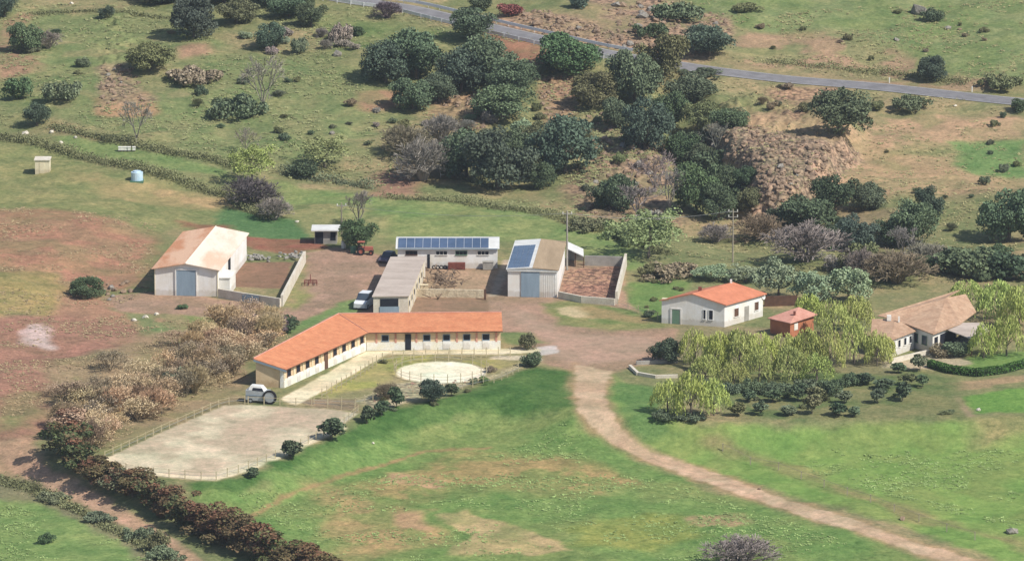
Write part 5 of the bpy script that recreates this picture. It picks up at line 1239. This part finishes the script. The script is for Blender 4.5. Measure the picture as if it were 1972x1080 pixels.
hedgerow([(100, 246), (170, 262), (250, 278), (330, 296), (400, 306), (450, 322)], 1.6, 1.0, 'ol', 'olive scrub hedgerow passing behind the white beehives', 10)
hedgerow([(540, 332), (600, 346), (660, 352), (720, 364)], 1.6, 1.3, 'gr', 'dark green scrub hedgerow running right from the pale yellow-green tree', 10)
hedgerow([(740, 380), (820, 386), (900, 392), (980, 404), (1060, 414), (1100, 430), (1190, 456), (1290, 490)], 2.2, 1.1, 'ol', 'long olive scrub line along the top of the green strip behind the solar roofs', 8)
hedgerow([(60, 28), (160, 22), (260, 30), (340, 36)], 1.2, .6, 'ol', 'thin brown scrub line across the top left slope', 6)
hedgerow([(1480, 120), (1600, 132), (1700, 140), (1860, 160)], 1.8, .8, 'ol', 'broken scrub line along the upper side of the country road', 6)
hedgerow([(-20, 918), (60, 940), (130, 975), (200, 1012), (260, 1040), (320, 1080)], 1.5, .45, 'ol', 'ragged scrub line between the dirt track and the bottom left field', 12)
# clipped garden hedge at the right
P3 = [V(at(*p)) for p in [(1790, 706), (1830, 718), (1880, 724), (1930, 718), (1975, 706), (2030, 690)]]
m = MB()
for i in range(len(P3)-1):
    a, b = P3[i], P3[i+1]; u = (b-a).normalized(); n = V((-u.y, u.x, 0))*.55; b2 = b+u*.25
    m.hexa([a-n-UP(.2), b2-n-UP(.2), b2+n-UP(.2), a+n-UP(.2)], [a-n*.8+UP(.95), b2-n*.8+UP(.95), b2+n*.8+UP(.95), a+n*.8+UP(.95)])
hg = thing('garden_hedge', 'clipped dark green hedge curving round the garden at the right edge', 'hedge', P3[0])
m.build('hedge_core', surf('hedge_core', (52, 70, 46), None, 2, fineamt=.4), hg)
Ps = []
for i in range(len(P3)-1):
    a, b = np.array(P3[i]), np.array(P3[i+1]); n_ = int(np.linalg.norm(b-a)*160); t_ = nr.random(n_)[:, None]; ang = nr.random(n_)*3.1416
    d = b-a; d /= np.linalg.norm(d); nn = np.array([-d[1], d[0], 0]); Ps.append(a+(b-a)*t_+nn*(np.cos(ang)*.6)[:, None]+np.array([0, 0, 1.0])*(np.sin(ang)**.5*1.05*(.9+.2*nr.random(n_)))[:, None])
Pq = np.concatenate(Ps)-np.array(P3[0]); n = len(Pq); _, u, v = orient(n, np.array([[0, 0, 1.0]]), .2)
o = bpy.data.objects.new('leaves', quadmesh('hedge_leaves', Pq, u*.09, v*.09, np.stack([.7+.6*nr.random(n), np.zeros(n)], 1), LEAF)); col.objects.link(o); o.parent = hg; o.color = (*alb((84, 116, 60)), 1)

# ---------------------------------------------------------------- small countable shrubs, boulders
def inpoly(P, x, y): return float(sdf(P, np.array([x]), np.array([y]))[0]) < 0
def scatter(poly, n, fn, mind=3.0):
    xs = [p[0] for p in poly]; ys = [p[1] for p in poly]; got = []; k = 0
    while len(got) < n and k < n*60:
        k += 1; x = rnd.uniform(min(xs), max(xs)); y = rnd.uniform(min(ys), max(ys))
        if not inpoly(poly, x, y) or any((x-a)**2+((y-b)*2.5)**2 < (mind*12)**2 for a, b in got): continue
        got.append((x, y)); fn(x, y)
for poly, n, lab, grp, cols, rng_ in [
    ([(20, 60), (330, 40), (440, 110), (640, 120), (700, 200), (640, 300), (300, 230), (30, 140)], 22, 'small low shrub dotting the grass of the upper left slope', 'small shrubs of the upper left slope', ['ol', 'gr', 'oak', 'brn'], (12, 28)),
    ([(420, 70), (640, 70), (700, 100), (560, 120)], 10, 'grey shrub in the scrub band above the tall bare tree', 'grey shrubs of the scrub band', ['gry', 'gr', 'pal'], (20, 44)),
    ([(1000, 190), (1180, 240), (1220, 300), (1120, 380), (1060, 260)], 12, 'small shrub among the stones left of the gully', 'small shrubs among the stones', ['ol', 'gr', 'lgt'], (12, 26)),
    ([(1440, 30), (1950, 20), (1960, 150), (1700, 130), (1450, 100)], 12, 'tiny shrub on the open grass above the road', 'tiny shrubs above the road', ['ol', 'gr', 'brn'], (8, 18)),
    ([(1700, 210), (1960, 230), (1960, 420), (1820, 470), (1680, 330)], 14, 'small shrub on the grassy slope below the road at the right', 'small shrubs of the right slope', ['ol', 'gr', 'oak'], (9, 22)),
    ([(1480, 170), (1580, 165), (1560, 230), (1440, 210)], 7, 'small shrub left of the big round lone oak', 'small shrubs by the lone oak', ['ol', 'gr', 'brn'], (12, 24)),
    ([(700, 200), (850, 240), (840, 300), (700, 290)], 10, 'small shrub on the slope under the central clump', 'small shrubs under the central clump', ['ol', 'gr', 'gry'], (12, 30)),
    ([(1200, 540), (1340, 540), (1280, 610), (1210, 590)], 5, 'small weed clump on the green patch left of the white house', 'weed clumps on the green patch', ['fresh', 'ol'], (8, 14)),
    ([(1600, 480), (1960, 490), (1960, 540), (1660, 560), (1600, 530)], 16, 'shrub of the dense scrub belt behind the villa', 'shrubs of the scrub belt', ['oak', 'gry', 'brn', 'ol', 'dk'], (34, 60)),
    ([(1480, 430), (1680, 440), (1640, 500), (1500, 470)], 8, 'dark shrub in the belt under the rocky mound', 'dark shrubs under the rocky mound', ['oak', 'gry', 'dk'], (28, 46)),
    ([(840, 95), (1000, 110), (1040, 150), (880, 110)], 5, 'pale green shrub between the road and the central oaks', 'pale shrubs below the road', ['pal', 'gr'], (18, 34)),
    ([(820, 200), (1000, 250), (1060, 330), (860, 240)], 8, 'grey-green shrub between the central oaks', 'grey-green shrubs between the oaks', ['gr', 'pal', 'gry'], (20, 38)),
    ([(690, 770), (850, 745), (1000, 715), (1020, 730), (860, 785), (720, 800)], 10, 'small weed clump along the top of the grass bank', 'weed clumps on the bank', ['ol', 'gr', 'fresh'], (9, 18)),
    ([(1420, 760), (1840, 740), (1840, 800), (1440, 805)], 14, 'small weed clump on the orchard ground', 'weed clumps in the orchard', ['gr', 'ol', 'mid'], (9, 18)),
]:
    def f_(x, y):
        w = rnd.uniform(*rng_); plant(rnd.choice(['bush', 'bush', 'low', 'twig'] if rng_[1] > 12 else ['bush']), x, y, w, w*rnd.uniform(.5, .85), rnd.choice(cols), lab, 'shrub', 'small_shrub', grp)
    scatter(poly, n, f_, rng_[0]/14)
def boulder(px, py, w, lab, grp=None, mt='rock', sq=(1.2, 1, .8)):
    w *= .85; g = at(px, py); r = w/13/2; m = MB().rock(V(g)+UP(r*.3), r*1.1, int(px*7+py), sq); single('boulder', m, M[mt], lab, 'boulder', grp)
for px, py, w, lab in [(1232, 318, 26, 'big grey boulder with a dark shaded side left of the gully'), (650, 108, 24, 'grey boulder in the scrub band above the tall bare tree'), (1768, 26, 46, 'large pink-grey boulder on the small outcrop at the top right'), (1826, 56, 14, 'small pale stone right of the dark bush at the top right'), (1848, 58, 10, 'smallest pale stone at the end of the top right outcrop'),
                       (1726, 78, 14, 'lone dark and white stone on the grass above the road'), (770, 175, 12, 'white stone at the foot of the wide central clump'), (1255, 518, 18, 'pale stone block right of the rubble yard'), (280, 612, 14, 'white stone slab on the green patch below the rusty barn'), (258, 618, 12, 'white stone slab left of the other one on the green patch'), (302, 606, 12, 'white stone at the top of the green patch below the rusty barn'), (214, 556, 18, 'white rubble block beside the dark round bush'),
                       (1948, 1026, 24, 'cluster-like grey white rock at the far right of the lower field'), (1738, 1000, 12, 'white stone beside the path verge in the lower right field'), (1884, 790, 10, 'small white stone at the corner of the bright green strip'), (1462, 942, 8, 'small white stone on the verge right of the dirt road'), (718, 854, 6, 'tiny white stone on the grass bank'), (118, 276, 12, 'white stone above the brown hedgerow at the left'), (146, 266, 10, 'white stone right above the brown hedgerow'), (50, 260, 16, 'long white stone at the left end of the brown hedgerow'), (100, 256, 12, 'white stone between two others by the left hedgerow'),
                       (1000, 345, 10, 'white stone at the foot of the right central oak'), (640, 258, 14, 'dark stone alone on the meadow above the pale yellow-green tree'), (1840, 205, 8, 'white stone under the road marker at the right'), (138, 8, 10, 'white stone at the top left edge'), (572, 428, 8, 'white stone behind the green strip by the barn')]:
    boulder(px, py, w, lab, mt='rock2' if 'grey' in lab or 'dark' in lab else ('block' if 'white' in lab and py < 900 else 'rock'))
for poly, n, lab, grp, rr in [
    ([(1350, 280), (1440, 245), (1560, 270), (1640, 310), (1540, 390), (1470, 430), (1420, 370)], 20, 'boulder on the slope of the rocky mound', 'boulders of the rocky mound', (8, 18)),
    ([(960, 25), (1060, 30), (1260, 90), (1240, 106), (1050, 66)], 26, 'boulder on the rocky cutting above the road', 'boulders of the road cutting', (12, 26)),
    ([(1160, 5), (1380, 10), (1400, 80), (1320, 110), (1220, 80)], 26, 'boulder on the outcrop above the road', 'boulders of the roadside outcrop', (12, 30)),
    ([(1110, 230), (1220, 220), (1290, 300), (1200, 430), (1120, 420), (1160, 320)], 28, 'boulder on the stony slope left of the gully', 'boulders left of the gully', (8, 22)),
    ([(190, 140), (250, 130), (275, 190), (200, 200)], 12, 'stone on the small rocky patch of the upper left slope', 'stones of the small rocky patch', (8, 16)),
    ([(190, 545), (270, 540), (280, 575), (210, 590)], 16, 'pale stone of the rubble heap left of the rusty-roofed barn', 'stones of the rubble heap', (6, 14)),
    ([(445, 600), (480, 610), (480, 630), (450, 625)], 8, 'pale stone in front of the brown barn yard', 'pale stones below the barn yard', (5, 11))]:
    scatter(poly, n, lambda x, y: boulder(x, y, rnd.uniform(*rr), lab, grp, rnd.choice(['rock', 'rock', 'rock', 'rock2'])), rr[0]/26)
# uncountable stones and tufts
def inst_rocks(name, polys, n, rr, mat_, label):
    m = MB(); tot = 0
    for poly, f in polys:
        xs = [p[0] for p in poly]; ys = [p[1] for p in poly]; k = 0; g = 0; nn = int(n*f)
        while g < nn and k < nn*20:
            k += 1; x = rnd.uniform(min(xs), max(xs)); y = rnd.uniform(min(ys), max(ys))
            if not inpoly(poly, x, y): continue
            p = at(x, y); r = rnd.uniform(*rr)*(.5+rnd.random()); m.rock((p[0], p[1], p[2]+r*.15), r, rnd.randint(0, 9999), (1, 1, .75)); g += 1
    o = m.build(name, mat_); o['kind'] = 'stuff'; o['label'] = label
inst_rocks('rubble', [([(1345, 268), (1440, 240), (1560, 268), (1660, 295), (1620, 345), (1540, 405), (1470, 440), (1430, 390), (1385, 330)], .42), ([(960, 20), (1060, 22), (1200, 60), (1300, 95), (1270, 112), (1050, 70)], .15), ([(1150, 5), (1290, 0), (1400, 30), (1410, 80), (1330, 115), (1210, 75)], .15),
    ([(1110, 220), (1230, 210), (1300, 300), (1200, 440), (1110, 430), (1160, 320)], .15), ([(830, 185), (935, 185), (950, 250), (870, 260)], .05), ([(1030, 145), (1110, 145), (1120, 220), (1050, 240)], .05), ([(185, 130), (250, 120), (285, 200), (195, 205)], .05)], 1900, (.1, .5), M['rock'], 'loose rock rubble on the stony slopes')
inst_rocks('yard_rubble', [([(1092, 522), (1190, 515), (1182, 578), (1080, 572)], .8), ([(700, 770), (760, 740), (960, 724), (1000, 708), (960, 722), (830, 756), (720, 785)], .2)], 420, (.07, .16), M['rubble'], 'broken brick rubble filling the walled yard')
def tufts(name, polys, n, hgt, colr, label):
    Ps, Hs = [], []
    for poly, f in polys:
        W3 = [at(*p)[:2] for p in poly]; xs = [p[0] for p in W3]; ys = [p[1] for p in W3]; nn = int(n*f)
        x = nr.uniform(min(xs), max(xs), nn*4); y = nr.uniform(min(ys), max(ys), nn*4)
        dens = fbm(x, y, 7, 77, 3); k = (sdf(W3, x, y) < 0) & (dens > .40+.2*nr.random(nn*4)); x, y = x[k][:nn], y[k][:nn]
        Ps.append(np.stack([x, y, np.array([hz(a, b) for a, b in zip(x, y)])], 1))
    B = np.concatenate(Ps); n = len(B); q = 5; P = np.repeat(B, q, 0); m_ = len(P); s = np.repeat(hgt*(.4+nr.random(n)), q)
    P = P+nr.normal(size=(m_, 3))*np.stack([s*.8, s*.8, s*0], 1); P[:, 2] += s*(.2+.5*nr.random(m_))
    _, u, v = orient(m_, np.array([[0, -.2, 1.0]]), .8)
    me = quadmesh(name, P, u*(s*.42)[:, None], v*(s*.42)[:, None], np.stack([np.repeat(.65+.7*nr.random(n), q), np.zeros(m_)], 1), LEAF)
    o = bpy.data.objects.new(name, me); col.objects.link(o); o.color = (*alb(colr), 1); o['kind'] = 'stuff'; o['label'] = label
tufts('hillside_scrub', [([(0, 0), (660, 0), (900, 50), (1200, 110), (1200, 440), (720, 370), (420, 310), (0, 240)], .7), ([(1100, 200), (1320, 150), (1300, 480), (1100, 430)], .3)], 9000, .22, (140, 142, 100), 'short scrub and tufts covering the hillside')
tufts('hillside_undergrowth', [([(1320, 140), (1972, 200), (1972, 560), (1300, 500)], .65), ([(1300, 0), (1972, 0), (1972, 170), (1400, 120)], .35)], 5000, .2, (150, 144, 104), 'short scrub and tufts covering the right hillside')
tufts('field_weeds', [([(460, 950), (1090, 810), (1270, 915), (1640, 1050), (1500, 1080), (620, 1080)], .6), ([(1500, 860), (1960, 870), (1960, 1020), (1600, 930)], .2), ([(0, 960), (330, 1080), (0, 1080)], .2)], 5000, .15, (140, 160, 100), 'weeds growing in the lower fields')
tufts('dry_weeds', [([(0, 400), (300, 430), (290, 560), (200, 600), (330, 650), (120, 760), (0, 850)], .6), ([(200, 600), (560, 620), (560, 690), (200, 860), (110, 850)], .4)], 4500, .15, (160, 142, 110), 'dry weeds on the red earth slope')
HAZE = .00007
# ---------------------------------------------------------------- light, sky, air
SUN_EL, SUN_AZ = R(47), R(-32)     # azimuth measured from +X, turned towards the camera side
sd = Vector((math.cos(SUN_EL)*math.cos(SUN_AZ), math.cos(SUN_EL)*math.sin(SUN_AZ), math.sin(SUN_EL)))
sl = bpy.data.lights.new('sun', 'SUN'); sl.energy = 4.9; sl.angle = R(.5); sl.color = (1, .95, .87)
so = bpy.data.objects.new('sun', sl); col.objects.link(so); so.rotation_euler = sd.to_track_quat('Z', 'Y').to_euler(); so.location = (0, 0, 300)
wd = bpy.data.worlds.new('World'); sc.world = wd; wd.use_nodes = True
nt = wd.node_tree; nt.nodes.clear()
sky = nt.nodes.new('ShaderNodeTexSky'); sky.sky_type = 'NISHITA'; sky.sun_disc = False
sky.sun_elevation = SUN_EL; sky.sun_rotation = math.atan2(sd.x, sd.y)
bg = nt.nodes.new('ShaderNodeBackground'); bg.inputs[1].default_value = .11
ow = nt.nodes.new('ShaderNodeOutputWorld'); nt.links.new(sky.outputs[0], bg.inputs[0]); nt.links.new(bg.outputs[0], ow.inputs[0])
sc.view_settings.view_transform = 'Standard'; sc.view_settings.look = 'None'; sc.view_settings.exposure = .04; sc.view_settings.gamma = 1
sc.render.engine = 'CYCLES'
sc.cycles.max_bounces = 5; sc.cycles.diffuse_bounces = 2; sc.cycles.glossy_bounces = 2; sc.cycles.volume_bounces = 0
sc.cycles.use_denoising = True

# the air between the hillside and the viewer
hm = bpy.data.materials.new('air'); hm.use_nodes = True; nt = hm.node_tree; nt.nodes.clear()
pv = nt.nodes.new('ShaderNodeVolumePrincipled'); pv.inputs['Density'].default_value = HAZE; pv.inputs['Color'].default_value = (.8, .88, 1, 1); pv.inputs['Anisotropy'].default_value = .2
oo = nt.nodes.new('ShaderNodeOutputMaterial'); nt.links.new(pv.outputs[0], oo.inputs['Volume'])
hzb = MB().hexa([(-5200, -1500, -16), (5200, -1500, -16), (5200, 6700, -16), (-5200, 6700, -16)], [(-5200, -1500, 222), (5200, -1500, 222), (5200, 6700, 222), (-5200, 6700, 222)]).build('haze', hm)
hzb['kind'] = 'stuff'
